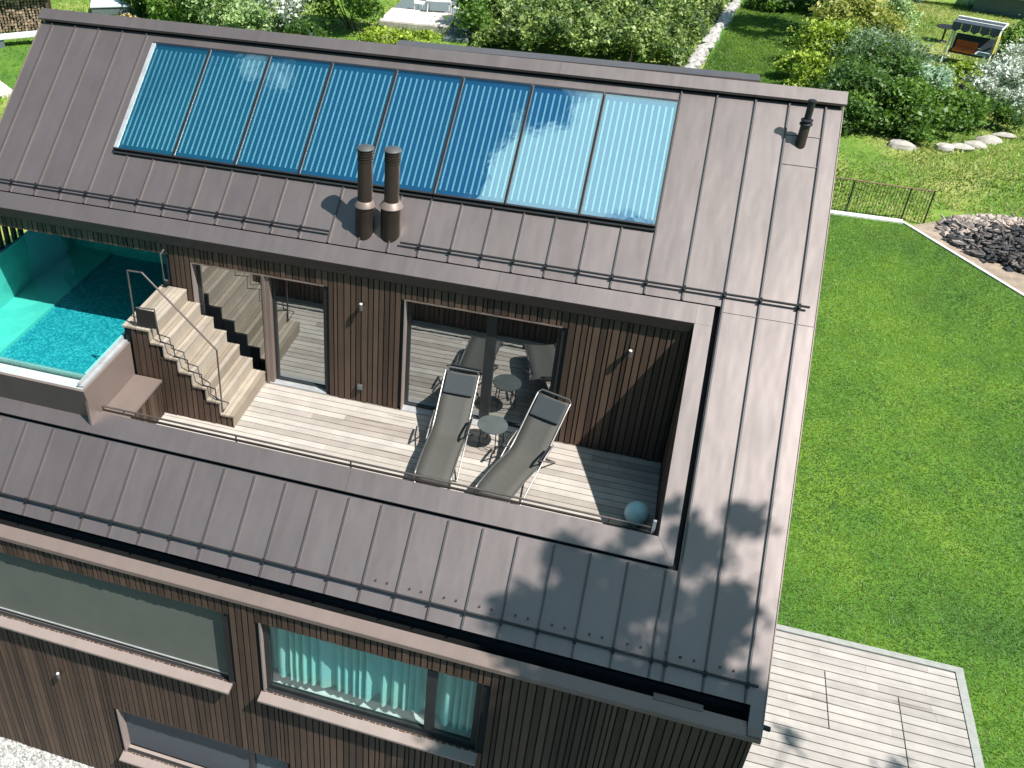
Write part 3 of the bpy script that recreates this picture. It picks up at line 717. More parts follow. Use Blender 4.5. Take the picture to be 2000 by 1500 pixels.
def quads(C,size,up=.35,aspect=.6,rng=RNG):
    n=len(C); a=rng.normal(size=(n,3)); a[:,2]*=.8; a/=np.linalg.norm(a,axis=1,keepdims=True)
    nrm=rng.normal(size=(n,3)); nrm[:,2]=np.abs(nrm[:,2])+up; b=np.cross(nrm,a); b/=np.linalg.norm(b,axis=1,keepdims=True)+1e-9
    s=size*np.clip(np.exp(rng.normal(size=(n,1))*.38),.45,2.2)*.95; a=a*s; b=b*s*aspect
    V=np.stack([C-a*.5,C+b*.5-a*.05,C+a*.5,C-b*.5-a*.05],1).reshape(-1,3)
    return V,np.arange(4*n).reshape(n,4)
def crown_pts(c,rx,ry,rz,nc,n,spread=.28,lower=-.4,rng=RNG,inner=.45):
    d=rng.normal(size=(nc,3)); d/=np.linalg.norm(d,axis=1,keepdims=True); d[:,2]=np.where(d[:,2]<lower,-d[:,2],d[:,2])
    r=rng.uniform(inner,1.0,size=(nc,1))**.6; cc=d*r*np.array([rx,ry,rz])
    cs=rng.uniform(.6,1.3,size=nc); ct=rng.uniform(0,1,size=nc)
    k=rng.integers(0,nc,size=n); p=cc[k]+rng.normal(size=(n,3))*spread*np.array([rx,ry,rz])*cs[k][:,None]*.75
    t=np.clip(.55*ct[k]+.45*rng.uniform(0,1,size=n),0,1)
    return p+np.array(c),t,cc+np.array(c)
def shrub(name,label,cat,x,y,rx,ry,h,n,size,mat,nc=26,group=None,zg=ZL,spread=.26,stems=5):
    t=thing(name,label,cat,(x,y,zg),0,group); off=(x,y,zg)
    P,tt,cc=crown_pts((x,y,zg+h*.52),rx,ry,h*.52,nc,n,spread,lower=-.75)
    P[:,2]=np.maximum(P[:,2],zg+.03)
    V,F=quads(P,size); nobj('crown',V,F,tt,M[mat],t,off)
    m=MB()
    for k in range(stems):
        e=cc[k%len(cc)]; mid=((x+e[0])/2+RNG.normal()*.05,(y+e[1])/2,zg+h*.35)
        m.tube([(x+RNG.normal()*.12,y+RNG.normal()*.12,zg-.05),mid,tuple(e)],[.035,.022,.008],5)
    obj('stem',m,M['bark'],t,True); return t

# ---- ground sheet
xs=np.unique(np.concatenate([np.linspace(-300,-40,14),np.linspace(-40,45,86),np.linspace(45,300,14)]))
ys=np.unique(np.concatenate([np.linspace(-300,-30,12),np.linspace(-30,-9,15),np.linspace(-9,-4,11),np.linspace(-4,50,55),np.linspace(50,300,14)]))
X,Y=np.meshgrid(xs,ys)
def sm(a,b,x): t=np.clip((x-a)/(b-a),0,1); return t*t*(3-2*t)
yl=np.where(X<11.7,-5.2,-8.2); Z=ZG+(ZL-ZG)*sm(yl-1.6,yl+.2,Y)
Z=Z-.04+.05*np.sin(X*.9)*np.sin(Y*.7)*sm(15,20,Y)
V=np.stack([X,Y,Z],-1).reshape(-1,3); nx=len(xs); ny=len(ys)
I=(np.arange(ny-1)[:,None]*nx+np.arange(nx-1)[None,:]).ravel()
g=nobj('ground',V,np.stack([I,I+1,I+nx+1,I+nx],1),np.full(len(I),.5),M['meadow']); tag(g,kind='structure')
g.data.shade_smooth()
def sheet(name,poly,z,mat,th=.05):
    m=MB(); m.prism(poly,z-th,z); return tag(obj(name,m,mat),kind='structure')
LAWN=[(11.6,-8.1),(32.2,-8.1),(16.62,14.13),(11.6,14.13)]
sheet('lawn',LAWN,ZL+.03,M['lawn'],.2)
sheet('gravel',[(-9,-9.3),(11,-9.3),(11,YF+.1),(-9,YF+.1)],ZG+.02,M['gravel'],.2)
sheet('lawn',[(10.2,25.0),(14.4,25.0),(15.4,44),(11.9,44)],ZL+.035,M['lawn'],.2)
sheet('lawn',[(-30,12),(-15.2,12),(-16.5,20.5),(-30,22)],ZL+.035,M['lawn'],.2)
sheet('soil_strip',[(16.75,14.05),(19.3,10.55),(24,4),(26,4),(21.5,16.3),(18.0,15.0)],ZL+.02,M['soil'],.15)
sheet('path',[(-15.9,14.3),(-15.3,15.2),(-18.2,17.2),(-18.8,16.3)],ZL+.06,M['patio'],.2)
# kerb
m=MB(); m.box(11.7,16.60,14.13,14.33,ZL-.1,ZL+.09); k=tag(obj('kerb',m,M['white'],bevel=.01),kind='structure')
m=MB()
dx,dy=(19.14-16.6),(10.5-14.17); L=math.hypot(dx,dy); ux,uy=dx/L,dy/L; nx_,ny_=-uy,ux
p0=(16.58,14.17)
for i in range(28):
    a=i*1.0; b=a+.992
    q=lambda s,w:(p0[0]+ux*s+nx_*w,p0[1]+uy*s+ny_*w)
    m.prism([q(a,0),q(b,0),q(b,.085),q(a,.085)],ZL-.1,ZL+.075)
tag(obj('kerb',m,M['kerb']),kind='structure')
sheet('added_dark_ground',[(-60,-60),(60,-60),(60,-9.31),(-60,-9.31)],ZG+.015,plain('bounce_damping_grey',(.060,.060,.062),.9,0,.15,5,.01),.3)  # unseen dark ground, added to stop green bounce and green window reflections
# gravel stones near the wall, as loose stuff
n=9000; P=np.stack([RNG.uniform(-3,3.5,n),RNG.uniform(-9.3,YF+.0,n),np.full(n,ZG+.03)],1); Vq,Fq=quads(P,.055,up=2.5,aspect=.9); st_=nobj('gravel_stones',Vq,Fq,RNG.uniform(0,1,n),plain('loose_gravel',(.42,.42,.41),.9,0,.35,30)); tag(st_,kind='stuff')

def blades(name,P,h,w,mat,tt,lean=.5):
    n=len(P); a=RNG.uniform(0,2*np.pi,n); d=np.stack([np.cos(a),np.sin(a),np.zeros(n)],1)
    hh=h*RNG.uniform(.5,1.3,n); tip=P+RNG.normal(size=(n,3))*np.array([1,1,0])*(hh*lean)[:,None]; tip[:,2]=P[:,2]+hh
    V=np.stack([P-d*w/2,P+d*w/2,tip],1).reshape(-1,3)
    return tag(nobj(name,V,np.arange(3*n).reshape(n,3),tt,mat),kind='stuff')
def field(x,y,s,seed):      # cheap smooth noise for patches
    r=np.random.default_rng(seed); f=np.zeros_like(x)
    for k in range(7):
        a=r.uniform(0,6.28); w=s*r.uniform(.5,2.2); f+=np.sin((x*np.cos(a)+y*np.sin(a))*w+r.uniform(0,6.28))
    return f/7
n=520000; x=RNG.uniform(11.75,27,n); y=RNG.uniform(-8,14.1,n); ok=(x<16.6+(14.13-y)*.70)&~((x<15.53)&(y<-3.2))
x,y=x[ok],y[ok]; tt=np.clip(.36+.50*field(x,y,1.0,5)+.35*field(x,y,3.2,6)+.3*field(x,y,9,8)+.45*np.exp(-((x-15.1)**2/3+(y-8.3)**2/9))+RNG.normal(size=len(x))*.15,0,1)
blades('lawn_grass',np.stack([x,y,np.full(len(x),ZL+.03)],1),.038,.015,M['grass_blade'],tt,.9)
n=150000; x=RNG.uniform(10.5,32,n); y=RNG.uniform(14.4,42,n); f=field(x,y,.8,9)
ok=(x>10.4+(y-26)*.12)&((y>15.7)|(x<17.6)); x,y,f=x[ok],y[ok],f[ok]
tt=np.clip(.45+.8*f+RNG.normal(size=len(x))*.2,0,1)
blades('meadow_grass',np.stack([x,y,np.full(len(x),ZL-.05)],1),.11,.04,M['rough_blade'],tt,.7)
n=70000; x=RNG.uniform(10.3,15.3,n); y=RNG.uniform(25,41,n); ok=(x>10.25+(y-26)*.135); x,y=x[ok],y[ok]
tt=np.clip(.42+.5*field(x,y,1.1,31)+.3*field(x,y,4,32)+RNG.normal(size=len(x))*.18,0,1)
blades('lawn_grass',np.stack([x,y,np.full(len(x),ZL+.03)],1),.07,.03,M['grass_blade'],tt,.8)
n=40000; x=RNG.uniform(-26,1,n); y=RNG.uniform(12,36,n); tt=np.clip(.4+.6*field(x,y,.8,3)+RNG.normal(size=n)*.2,0,1)
blades('meadow_grass',np.stack([x,y,np.full(n,ZL+.02)],1),.10,.045,M['grass_blade'],tt,.7)

# ---- ground level deck
wd=thing('wooden_deck','pale grey garden deck of long boards at the gable end beside the lawn','deck',(13.6,-5.2,ZL))
m=MB(); deck(m,11.72,15.36,-7.9,-3.36,ZL+.07,ZL+.105,.163,.020,[(13.33,-5.05,-3.98),(14.42,-5.9,-4.15)],3.4); obj('boards',m,M['lawndeck'],wd)
m=MB(); m.box(11.72,15.36,-7.9,-3.36,ZL-.3,ZL+.062); obj('deck_bed',m,M['slategrey'],wd)
m=MB(); m.box(11.72,15.50,-3.35,-3.235,ZL-.3,ZL+.115); m.box(15.372,15.50,-7.9,-3.352,ZL-.3,ZL+.115); obj('edging',m,plain('deck_edging',(.29,.30,.285),.85,0,.12,9),wd)
rw=thing('retaining_wall','grey garden retaining wall below the deck and lawn','wall',(20,-8.1,ZG)); 
m=MB(); m.box(11.72,33,-8.35,-8.11,ZG-.3,ZL+.04); obj('wall',m,M['stone'],rw)
dp=thing('downpipe','thin dark downpipe end standing at the deck corner by the gable','downpipe',(12.52,-3.16,ZL))
m=MB(); m.tube([(12.50,-3.18,ZL),(12.50,-3.18,ZL+.34)],.03,8); obj('pipe',m,M['slategrey'],dp,True)

# ---- metal fence on the kerb
fc=thing('metal_fence','low dark metal picket fence behind the white kerb','fence',(15.8,14.42,ZL))
m=MB(); m.tube([(13.6,14.42,ZL+1.14),(15.2,14.42,ZL+1.10),(16.7,14.42,ZL+1.06),(17.25,14.55,ZL+1.0)],.022,6); obj('top_rail',m,plain('rusty_rail',(.20,.13,.08),.8),fc,True)
for i,x in enumerate((14.05,15.0,16.57,17.2)): m=MB(); m.box(x-.02,x+.02,14.40,14.44,ZL-.05,ZL+1.08); obj('post',m,M['black'],fc)
for k in range(40):
    x=13.6+.09*k
    if x<17.18: m=MB(); m.tube([(x,14.42,ZL+.05),(x+.01,14.42,ZL+1.08)],.008,5); obj('picket',m,M['black'],fc)

# ---- rubble heap (loose stones nobody could count)
m=MB(); rr=random.Random(3)
for k in range(2000):
    a=rr.uniform(0,6.28); q=math.sqrt(rr.random()); px=20.4+2.75*q*math.cos(a); py=13.5+2.0*q*math.sin(a)
    px+=-.35*(py-13.5)
    hz=.75*(1-q)**.8
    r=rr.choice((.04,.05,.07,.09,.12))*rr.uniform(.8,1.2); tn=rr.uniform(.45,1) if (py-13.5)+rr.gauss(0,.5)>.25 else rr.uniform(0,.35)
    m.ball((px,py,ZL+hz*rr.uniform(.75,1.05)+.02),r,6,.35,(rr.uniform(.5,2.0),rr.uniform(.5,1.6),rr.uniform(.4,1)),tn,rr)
for k in range(420):
    a=rr.uniform(0,6.28); q=math.sqrt(rr.random()); px=20.4+2.7*q*math.cos(a); py=13.4+1.9*q*math.sin(a); px+=-.35*(py-13.5)
    z=ZL+.75*(1-q)**.8+.05; d=Vector((rr.gauss(0,1),rr.gauss(0,1),rr.gauss(0,.35))).normalized()*rr.uniform(.12,.38)
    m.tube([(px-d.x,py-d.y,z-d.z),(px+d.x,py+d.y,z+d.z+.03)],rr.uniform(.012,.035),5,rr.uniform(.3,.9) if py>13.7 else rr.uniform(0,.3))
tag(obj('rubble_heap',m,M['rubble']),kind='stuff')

# ---- hedge bank behind the house
hd=thing('hedge','broad bushy green hedge bank behind the house beside the pale stone edging','hedge',(5,31,ZL))
n=90000; u=RNG.uniform(0,1,n); v=RNG.uniform(0,1,n); v=v**1.0
A=np.array([.5,26.6]);B=np.array([9.55,26.3]);Cc=np.array([11.7,41]);D=np.array([-2.0,36.5])
XY=((1-u)*(1-v))[:,None]*A+(u*(1-v))[:,None]*B+(u*v)[:,None]*Cc+((1-u)*v)[:,None]*D
x,y=XY[:,0],XY[:,1]; edge=np.minimum(np.minimum(u,1-u)*8,1)**.5
hgt=(1.15+.6*field(x,y,1.5,21)+.8*field(x,y,3.6,22)+.5*field(x,y,7.5,27))*edge
z=ZL+hgt*RNG.uniform(.55,1,n)+RNG.normal(size=n)*.10
tt=np.clip(.42+.5*field(x,y,2.2,23)+.4*field(x,y,6,24)+RNG.normal(size=n)*.26,0,1)
V_,F_=quads(np.stack([x,y,z],1),.17); nobj('foliage',V_,F_,tt,M['leaf_grey2'] if 'leaf_grey2' in M else M.setdefault('leaf_hedge',m_leaf('leaf_hedge',(.03,.07,.016),(.38,.48,.15),.3)),hd,(5,31,ZL))
m=MB()
for k in range(60):
    uu,vv=random.random(),random.random(); q=(1-uu)*(1-vv)*A+uu*(1-vv)*B+uu*vv*Cc+(1-uu)*vv*D
    m.tube([(q[0],q[1],ZL-.05),(q[0]+.1,q[1],ZL+.4),(q[0]+random.uniform(-.3,.3),q[1]+.1,ZL+.8)],[.03,.02,.01],5)
tag(obj('stems',m,M['bark'],hd),kind='stuff')
sw=thing('stone_edging','pale stone edging wall running along the right side of the hedge','stone wall',(10.6,32,ZL))
m=MB(); rr=random.Random(5)
for k in range(120):
    f=k/120; x=9.75+2.05*f+rr.uniform(-.12,.2); y=26.2+14*f; m.ball((x,y,ZL+.10),rr.uniform(.14,.27),7,.25,(1,1.2,.7),rr.random(),rr)
obj('stones',m,plain('pale_stone',(.38,.365,.345),.9,0,.2,3,.02),sw,True)

# ---- shrubs right of the house
G='shrubs in the garden border'
shrub('shrub','low yellow green bush at the left foot of the garden border by the ridge end','shrub',14.4,26.4,1.10,1.04,1.21,4640,.13,'leaf_lime',20,G)
shrub('shrub','yellow green bush behind the low one, below the amber tipped bush','shrub',15.3,28.6,1.33,1.28,1.78,6090,.13,'leaf_lime',24,G)
shrub('shrub','amber tipped bush at the top of the garden border','shrub',16.3,31.6,1.74,1.51,2.10,7540,.15,'leaf_amber',26,G)
shrub('shrub','pinkish pale bush between amber bush and open grass','shrub',18.0,33.0,0.81,0.81,1.99,2610,.13,'leaf_pale',14,G)
shrub('shrub','large grey green feathery bush in the middle of the border','shrub',17.0,27.6,1.74,1.39,1.99,12325,.10,'leaf_grey',34,G)
shrub('shrub','dark green bush at the roof corner beside the ridge end','shrub',15.6,23.0,1.33,1.28,1.84,7540,.13,'leaf_dark',26,G)
shrub('shrub','broad dark green bush in front of the grey green bush','shrub',16.9,22.3,1.57,1.28,1.78,9425,.13,'leaf_green',30,G)
shrub('shrub','dark upright bush behind the broad dark bush','shrub',16.6,25.0,1.51,1.16,1.99,7540,.13,'leaf_dark',26,G)
shrub('shrub','spreading green bush above the boulder row','shrub',18.5,22.9,1.51,1.10,1.42,7540,.13,'leaf_green',26,G)
shrub('shrub','silvery leaved bush between dark bushes and raised bed','shrub',18.25,25.2,0.93,0.93,1.52,3770,.13,'leaf_silver',18,G)
shrub('shrub','small dark bush at the right end of the boulder row','shrub',20.4,23.6,0.93,0.81,0.84,3190,.12,'leaf_dark',16,G)
shrub('flowering_shrub','white blossoming bush at the right picture edge below the swing seat','shrub',21.9,26.6,1.57,1.39,1.37,7540,.12,'leaf_white',30,G)
shrub('flowering_shrub','smaller white blossoming bush right of the swing seat','shrub',23.0,30.4,1.16,1.04,1.16,3770,.12,'leaf_white',18,G)
shrub('shrub','leafy green bush right behind the swing seat','shrub',23.6,33.4,1.28,1.16,1.26,3770,.15,'leaf_green',18,G)
shrub('shrub','low fern like plant in front of the swing seat','shrub',20.7,29.7,0.70,0.58,0.53,1305,.16,'leaf_lime',10,G)
shrub('shrub','low spreading plant below the raised bed','shrub',20.0,26.0,0.64,0.52,0.42,1015,.15,'leaf_lime',9,G)
shrub('tree','dark leafy tree at the top edge beyond the amber bush','tree',15.6,38.2,1.84,1.62,3.78,7540,.2,'leaf_dark',26)
shrub('shrub','loose green bush at the top edge left of the dark tree','shrub',13.1,37.6,0.97,0.86,1.05,2175,.16,'leaf_green',12,G)
t=thing('garden_tree','tall garden tree whose trunk rises behind the amber tipped bush','tree',(16.9,32.4,ZL))
m=MB(); m.tube([(16.9,32.4,ZL-.1),(16.85,32.5,ZL+2.5),(16.7,32.4,ZL+6.5)],[.16,.12,.05],8); obj('trunk',m,M['bark'],t,True)
P,tt,cc=crown_pts((16.8,32.4,ZL+6.6),1.7,1.5,1.9,24,5200,.26); V_,F_=quads(P,.2); nobj('crown',V_,F_,tt,M['leaf_green'],t,(16.9,32.4,ZL))
shrub('shrub','dark bush at the front edge of the border between roof corner and large boulder','shrub',15.5,21.7,.95,.8,1.1,3600,.12,'leaf_dark',20,G)
shrub('shrub','low green bush filling the border foot behind the large boulder','shrub',17.6,21.6,.9,.6,.8,3000,.12,'leaf_green',18,G)
shrub('shrub','bright leafy bush between the silvery bush and the raised bed','shrub',18.9,26.2,.7,.7,1.0,2400,.14,'leaf_lime',16,G)
# boulders
rr=random.Random(12)
for (x,y,r,lab) in ((17.35,20.75,.42,'large pale boulder at the left end of the boulder row'),(18.75,21.05,.30,'flat boulder second in the row along the border'),(19.25,21.30,.33,'grey boulder in the middle of the row'),(19.8,21.75,.30,'boulder with grass in front, fourth in the row'),(20.35,22.35,.34,'boulder next to the small dark bush'),(20.95,23.0,.28,'last boulder at the right end of the row')):
    m=MB(); m.ball((x,y,ZL+.0),r,14,.24,(1.35,.75,.42),.5,rr); tag(obj('boulder',m,M['stone'],None,True),lab,'boulder','boulders edging the garden border')
rb=thing('raised_bed','round low woven raised bed in the grass below the swing seat','raised bed',(19.75,27.4,ZL))
m=MB(); m.lathe((0,0,0),[(.62,0),(.64,.22),(.60,.26),(.52,.25),(.50,.16)],22); obj('rim',m,plain('woven_twigs',(.16,.13,.11),.95,0,.4,14,.03),rb,True,True)
m=MB(); m.lathe((0,0,.1),[(.50,.0),(.3,.09),(.0,.11)],18); obj('soil',m,M['soil'],rb,True,True)

# ---- swing seat
ss=thing('swing_seat','garden swing seat with dark canopy, white frame and red cushion','swing seat',(21.05,31.5,ZL),R(-23))
w=.86
m=MB()
for sx in (-1,1):
    m.tube([(sx*w,-.62,0),(sx*w,-.02,1.72)],.03,8); m.tube([(sx*w,.62,0),(sx*w,.02,1.72)],.03,8); m.tube([(sx*w,-.62,.03),(sx*w,.62,.03)],.025,8)
m.tube([(-w,0,1.72),(w,0,1.72)],.03,8)
obj('frame',m,M['white'],ss,True,True)
m=MB(); m.hexa([(-w-.05,-.50,1.70),(w+.05,-.50,1.70),(w+.05,.40,1.72),(-w-.05,.40,1.72),(-w-.05,-.50,1.73),(w+.05,-.50,1.73),(w+.05,.40,1.75),(-w-.05,.40,1.75)]); obj('canopy',m,M['navy'],ss,local=True)
m=MB(); m.tube([(-w-.08,.42,1.76),(w+.08,.42,1.76)],.035,8); m.tube([(w+.08,-.52,1.72),(w+.08,.42,1.76)],.035,8); obj('canopy_edge',m,M['white'],ss,local=True)
m=MB()
for k in range(5):
    x=-w-.05+k*(2*w+.1)/5; x2=x+(2*w+.1)/5-.02
    m.add([(x,-.51,1.73),(x2,-.51,1.73),(x2,-.53,1.46),((x+x2)/2,-.53,1.36),(x,-.53,1.46),(x,-.48,1.73),(x2,-.48,1.73),(x2,-.50,1.46),((x+x2)/2,-.50,1.36),(x,-.50,1.46)],[(0,1,2,3,4),(9,8,7,6,5)]+[(i,i+5,(i+1)%5+5,(i+1)%5) for i in range(5)])
obj('valance',m,M['navy'],ss,local=True)
m=MB(); m.box(-.78,.78,-.32,.22,.42,.50); obj('seat',m,M['navy'],ss,local=True,bevel=.02)
m=MB(); m.hexa([(-.78,.18,.5),(.78,.18,.5),(.78,.26,.5),(-.78,.26,.5),(-.78,.38,1.08),(.78,.38,1.08),(.78,.46,1.08),(-.78,.46,1.08)]); obj('backrest',m,M['navy'],ss,local=True,bevel=.02)
m=MB(); m.box(-.66,.18,-.34,.16,.502,.60); m.hexa([(-.66,.10,.6),(.18,.10,.6),(.18,.17,.6),(-.66,.17,.6),(-.66,.22,.86),(.18,.22,.86),(.18,.30,.86),(-.66,.30,.86)]); obj('cushion',m,M['red'],ss,local=True,bevel=.03)
m=MB(); m.box(.24,.74,-.33,.12,.503,.57); obj('blanket',m,M['canvas'],ss,local=True,bevel=.02)
m=MB()
for sx in (-1,1):
    m=MB(); m.tube([(sx*.76,-.25,.46),(sx*.80,0,1.69),(sx*.76,.2,.46)],.012,6); obj('hanger',m,M['white'],ss,local=True)
yc=thing('hanging_cloth','olive yellow cloth hanging over the right side frame of the swing seat','cloth',(21.80,31.0,ZL+1.0),R(-23))
m=MB(); m.box(-.02,.02,-.30,.18,-.34,.42); obj('cloth',m,M['yellow'],yc,local=True,bevel=.015)
bt=thing('bistro_table','small dark round garden table behind the swing seat','garden table',(20.55,34.6,ZL))
m=MB(); m.lathe((0,0,.66),[(.40,0),(.42,.02),(.0,.03)],20); obj('table_top',m,M['darkbronze'],bt,True,True)
m=MB(); m.tube([(0,0,0),(0,0,.66)],.04,8); m.lathe((0,0,0),[(.22,0),(.2,.03)],14); obj('pedestal',m,M['darkbronze'],bt,True,True)
gb=thing('garden_bench','pale green garden bench at the top edge of the grass','bench',(21.6,41.6,ZL),R(-5))
m=MB()
for k in range(4): m.box(-1.2,1.2,-.25+.13*k,-.14+.13*k,.42,.45)
obj('seat',m,plain('green_paint',(.24,.48,.30),.6),gb,local=True)
m=MB(); m.box(-1.2,1.2,.28,.31,.6,.9); obj('backrest',m,M['green_paint'] if 'green_paint' in M else M['tealroof'],gb,local=True)
for sx in (-1,1): m=MB(); m.box(sx*1.1-.04,sx*1.1+.04,-.25,.3,0,.42); obj('leg',m,M['tealroof'],gb,local=True)
sh=thing('garden_shed','low shed with teal sheet roof at the top right corner','shed',(25.0,41.2,ZL),R(-22))
m=MB(); m.box(-1.9,1.9,-1.2,1.2,0,1.0); obj('wall',m,M['slategrey'],sh,local=True)
m=MB(); m.hexa([(-2.1,-1.5,.95),(2.1,-1.5,.95),(2.1,1.4,1.35),(-2.1,1.4,1.35),(-2.1,-1.5,1.0),(2.1,-1.5,1.0),(2.1,1.4,1.4),(-2.1,1.4,1.4)]); rf=obj('roof',m,M['tealroof'],sh,local=True)
m=MB(); m.box(-2.12,2.12,-1.56,-1.505,.90,1.03); obj('gutter',m,M['canvas'],rf,local=True)

# ---- garden behind the house, left half
G2='trees and bushes behind the left half of the house'
shrub('willow_tree','feathery pale green tree left of the middle behind the ridge','tree',-11.4,25.6,1.62,1.51,3.57,7540,.16,'leaf_pale',24,G2)
shrub('willow_tree','feathery green tree with white blossom patches behind the third solar panel','tree',-8.7,26.6,1.51,1.51,3.15,6090,.15,'leaf_white',20,G2)
shrub('willow_tree','leafy light green tree above the first solar panel','tree',-13.6,25.6,1.40,1.30,2.94,6090,.16,'leaf_green',20,G2)
shrub('willow_tree','pale green bush in front of the blossom tree','shrub',-9.3,24.4,1.40,0.97,1.58,5220,.13,'leaf_pale',18,G2)
shrub('tree','round dark green tree left of the stone patio','tree',-5.6,27.6,1.62,1.62,3.15,9425,.17,'leaf_green',28,G2)
shrub('shrub','low lime green bush at the ridge in front of the patio, left one','shrub',-3.5,25.7,0.97,0.65,0.63,2610,.12,'leaf_lime',14,G2)
shrub('shrub','low lime green bush at the ridge in front of the patio, right one','shrub',-2.0,26.1,0.97,0.65,0.63,2610,.12,'leaf_lime',14,G2)
shrub('shrub','tall leafy bush between dark channel and hedge','shrub',.3,29.2,1.19,1.62,2.31,6090,.16,'leaf_green',22,G2)
shrub('shrub','dark bush under the pale feathery tree at the ridge','shrub',-6.8,24.6,0.86,0.76,0.95,2610,.13,'leaf_dark',14,G2)
shrub('shrub','dark bush behind the pots near the left ridge end','shrub',-15.8,27.2,1.08,0.97,1.68,3770,.15,'leaf_dark',16,G2)
pt=thing('stone_patio','pale pinkish stone patio slab with garden table behind the ridge','patio',(-2.8,29.6,ZL))
m=MB()
for i in range(5):
    for j in range(3): m.box(-4.5+.68*i,-4.5+.68*i+.66,28.7+.75*j,28.7+.75*j+.73,ZL-.1,ZL+.25+.004*random.random())
obj('slabs',m,M['patio'],pt)
m=MB(); m.box(-4.5,-1.1,28.62,28.69,ZL-.1,ZL+.22); obj('edge_wall',m,M['stone'],pt)
sheet('paving',[(-1.05,27.4),(.1,27.4),(-.6,34),(-2.2,34),(-4.6,33.5),(-4.6,31.0),(-1.05,31.0)],ZL+.10,M['slategrey'],.3)
gt=thing('garden_table','white garden table on the patio behind the ridge','garden table',(-2.15,31.0,ZL+.10),.1)
m=MB(); m.box(-.6,.6,-.38,.38,.70,.735); obj('table_top',m,M['white'],gt,local=True,bevel=.008)
for sx in (-1,1):
    for sy in (-1,1): m=MB(); m.tube([(sx*.5,sy*.3,.70),(sx*.55,sy*.34,0)],.022,6); obj('leg',m,M['white'],gt,local=True)
def gchair(loc,rz,label):
    t=thing('garden_chair',label,'garden chair',loc,rz,'white garden chairs around the patio table')
    m=MB(); m.box(-.24,.24,-.24,.24,.42,.45); obj('seat',m,M['white'],t,local=True,bevel=.006)
    m=MB()
    for k in range(5): m.box(-.22+.1*k,-.16+.1*k,.22,.25,.45,.88)
    m.box(-.24,.24,.215,.255,.85,.90); obj('backrest',m,M['white'],t,local=True)
    for sx in (-1,1):
        for sy in (-1,1): m=MB(); m.tube([(sx*.2,sy*.2,.42),(sx*.23,sy*.23,0)],.018,6); obj('leg',m,M['white'],t,local=True)
    return t
gc=gchair((-3.15,31.2,ZL+.10),R(80),'white garden chair at the left end of the patio table')
dup(gc,(-1.15,31.0,ZL+.10),R(-95),'white garden chair at the right end of the patio table')
nh=thing('neighbour_house','pale blue neighbour house wall with glass door at the top edge behind the patio','house',(-2.6,35.6,ZL))
m=MB(); m.box(-6.5,.6,34.6,38,ZL-.2,ZL+3); obj('wall',m,plain('pale_render',(.50,.58,.60),.8),nh)
m=MB(); m.box(-2.3,-1.1,34.55,34.59,ZL+.1,ZL+2.2); dr_=obj('door',m,M['white'],nh)
m=MB(); m.box(-2.2,-1.2,34.52,34.545,ZL+.2,ZL+2.1); obj('glass_pane',m,M['pane'],dr_)
# firewood, bench slab, pots
ws=thing('woodshed','small lean to with pale sheet roof over the log stack at the top left corner','woodshed',(-20.6,22.6,ZL),R(32))
m=MB(); m.hexa([(-2.2,-.9,1.55),(2.0,-.9,1.55),(2.0,1.0,1.8),(-2.2,1.0,1.8),(-2.2,-.9,1.6),(2.0,-.9,1.6),(2.0,1.0,1.85),(-2.2,1.0,1.85)]); obj('roof',m,M['white'],ws,local=True)
for sx in (-2.0,1.8): m=MB(); m.box(sx-.05,sx+.05,-.75,-.65,0,1.55); obj('post',m,M['bark'],ws,local=True)
m=MB(); m.box(-2.1,1.9,.75,.82,0,1.6); obj('rear_wall',m,M['timber'],ws,local=True)
m=MB(); rr=random.Random(9); Mz=Matrix.Rotation(R(32),3,'Z')
for i in range(26):
    for j in range(11):
        c=Mz@Vector((-1.9+.145*i+rr.uniform(-.02,.02),0,0)); d=Mz@Vector((0,1,0)); r=rr.uniform(.05,.075); z=ZL+.09+.128*j
        y0=rr.uniform(-.66,-.56); a=Vector((-20.6,22.6,z))+c
        m.tube([a+d*y0,a+d*(y0+.5)],r,7)
fl_=obj('firewood_stack',m,M['log']); tag(fl_,'stack of split firewood logs under the pale lean to roof','firewood',kind='stuff')
sb=thing('stone_bench','pale stone slab bench in front of the log stack','bench',(-18.6,20.7,ZL),R(38))
m=MB(); m.box(-1.4,1.5,-.3,.3,.38,.50); obj('seat',m,M['kerb'],sb,local=True,bevel=.02)
for sx in (-1,1): m=MB(); m.box(sx*1.0-.15,sx*1.0+.15,-.25,.25,0,.38); obj('leg',m,M['slategrey'],sb,local=True)
cs=thing('cold_frame','cold frame with pale tilted glass lid at the top edge behind the ridge','cold frame',(-17.6,26.6,ZL),R(25))
m=MB(); m.box(-.9,.9,-.5,.5,0,.35); obj('box',m,M['slategrey'],cs,local=True)
m=MB(); m.hexa([(-.95,-.55,.36),(.95,-.55,.36),(.95,.55,.60),(-.95,.55,.60),(-.95,-.55,.40),(.95,-.55,.40),(.95,.55,.64),(-.95,.55,.64)]); obj('lid',m,M['canvas'],cs,local=True)
m=MB(); rr=random.Random(4)
for k in range(120):
    a=rr.uniform(0,6.28); q=math.sqrt(rr.random()); m.ball((-15.9+.9*q*math.cos(a),25.2+.6*q*math.sin(a),ZL+.45*(1-q)+.02),rr.uniform(.05,.11),6,.3,(1,1,.7),None,rr)
tag(obj('wood_chip_pile',m,plain('wood_chips',(.50,.36,.17),.9,0,.3,8)),'heap of yellowish wood chips behind the left ridge end','wood chips',kind='stuff')

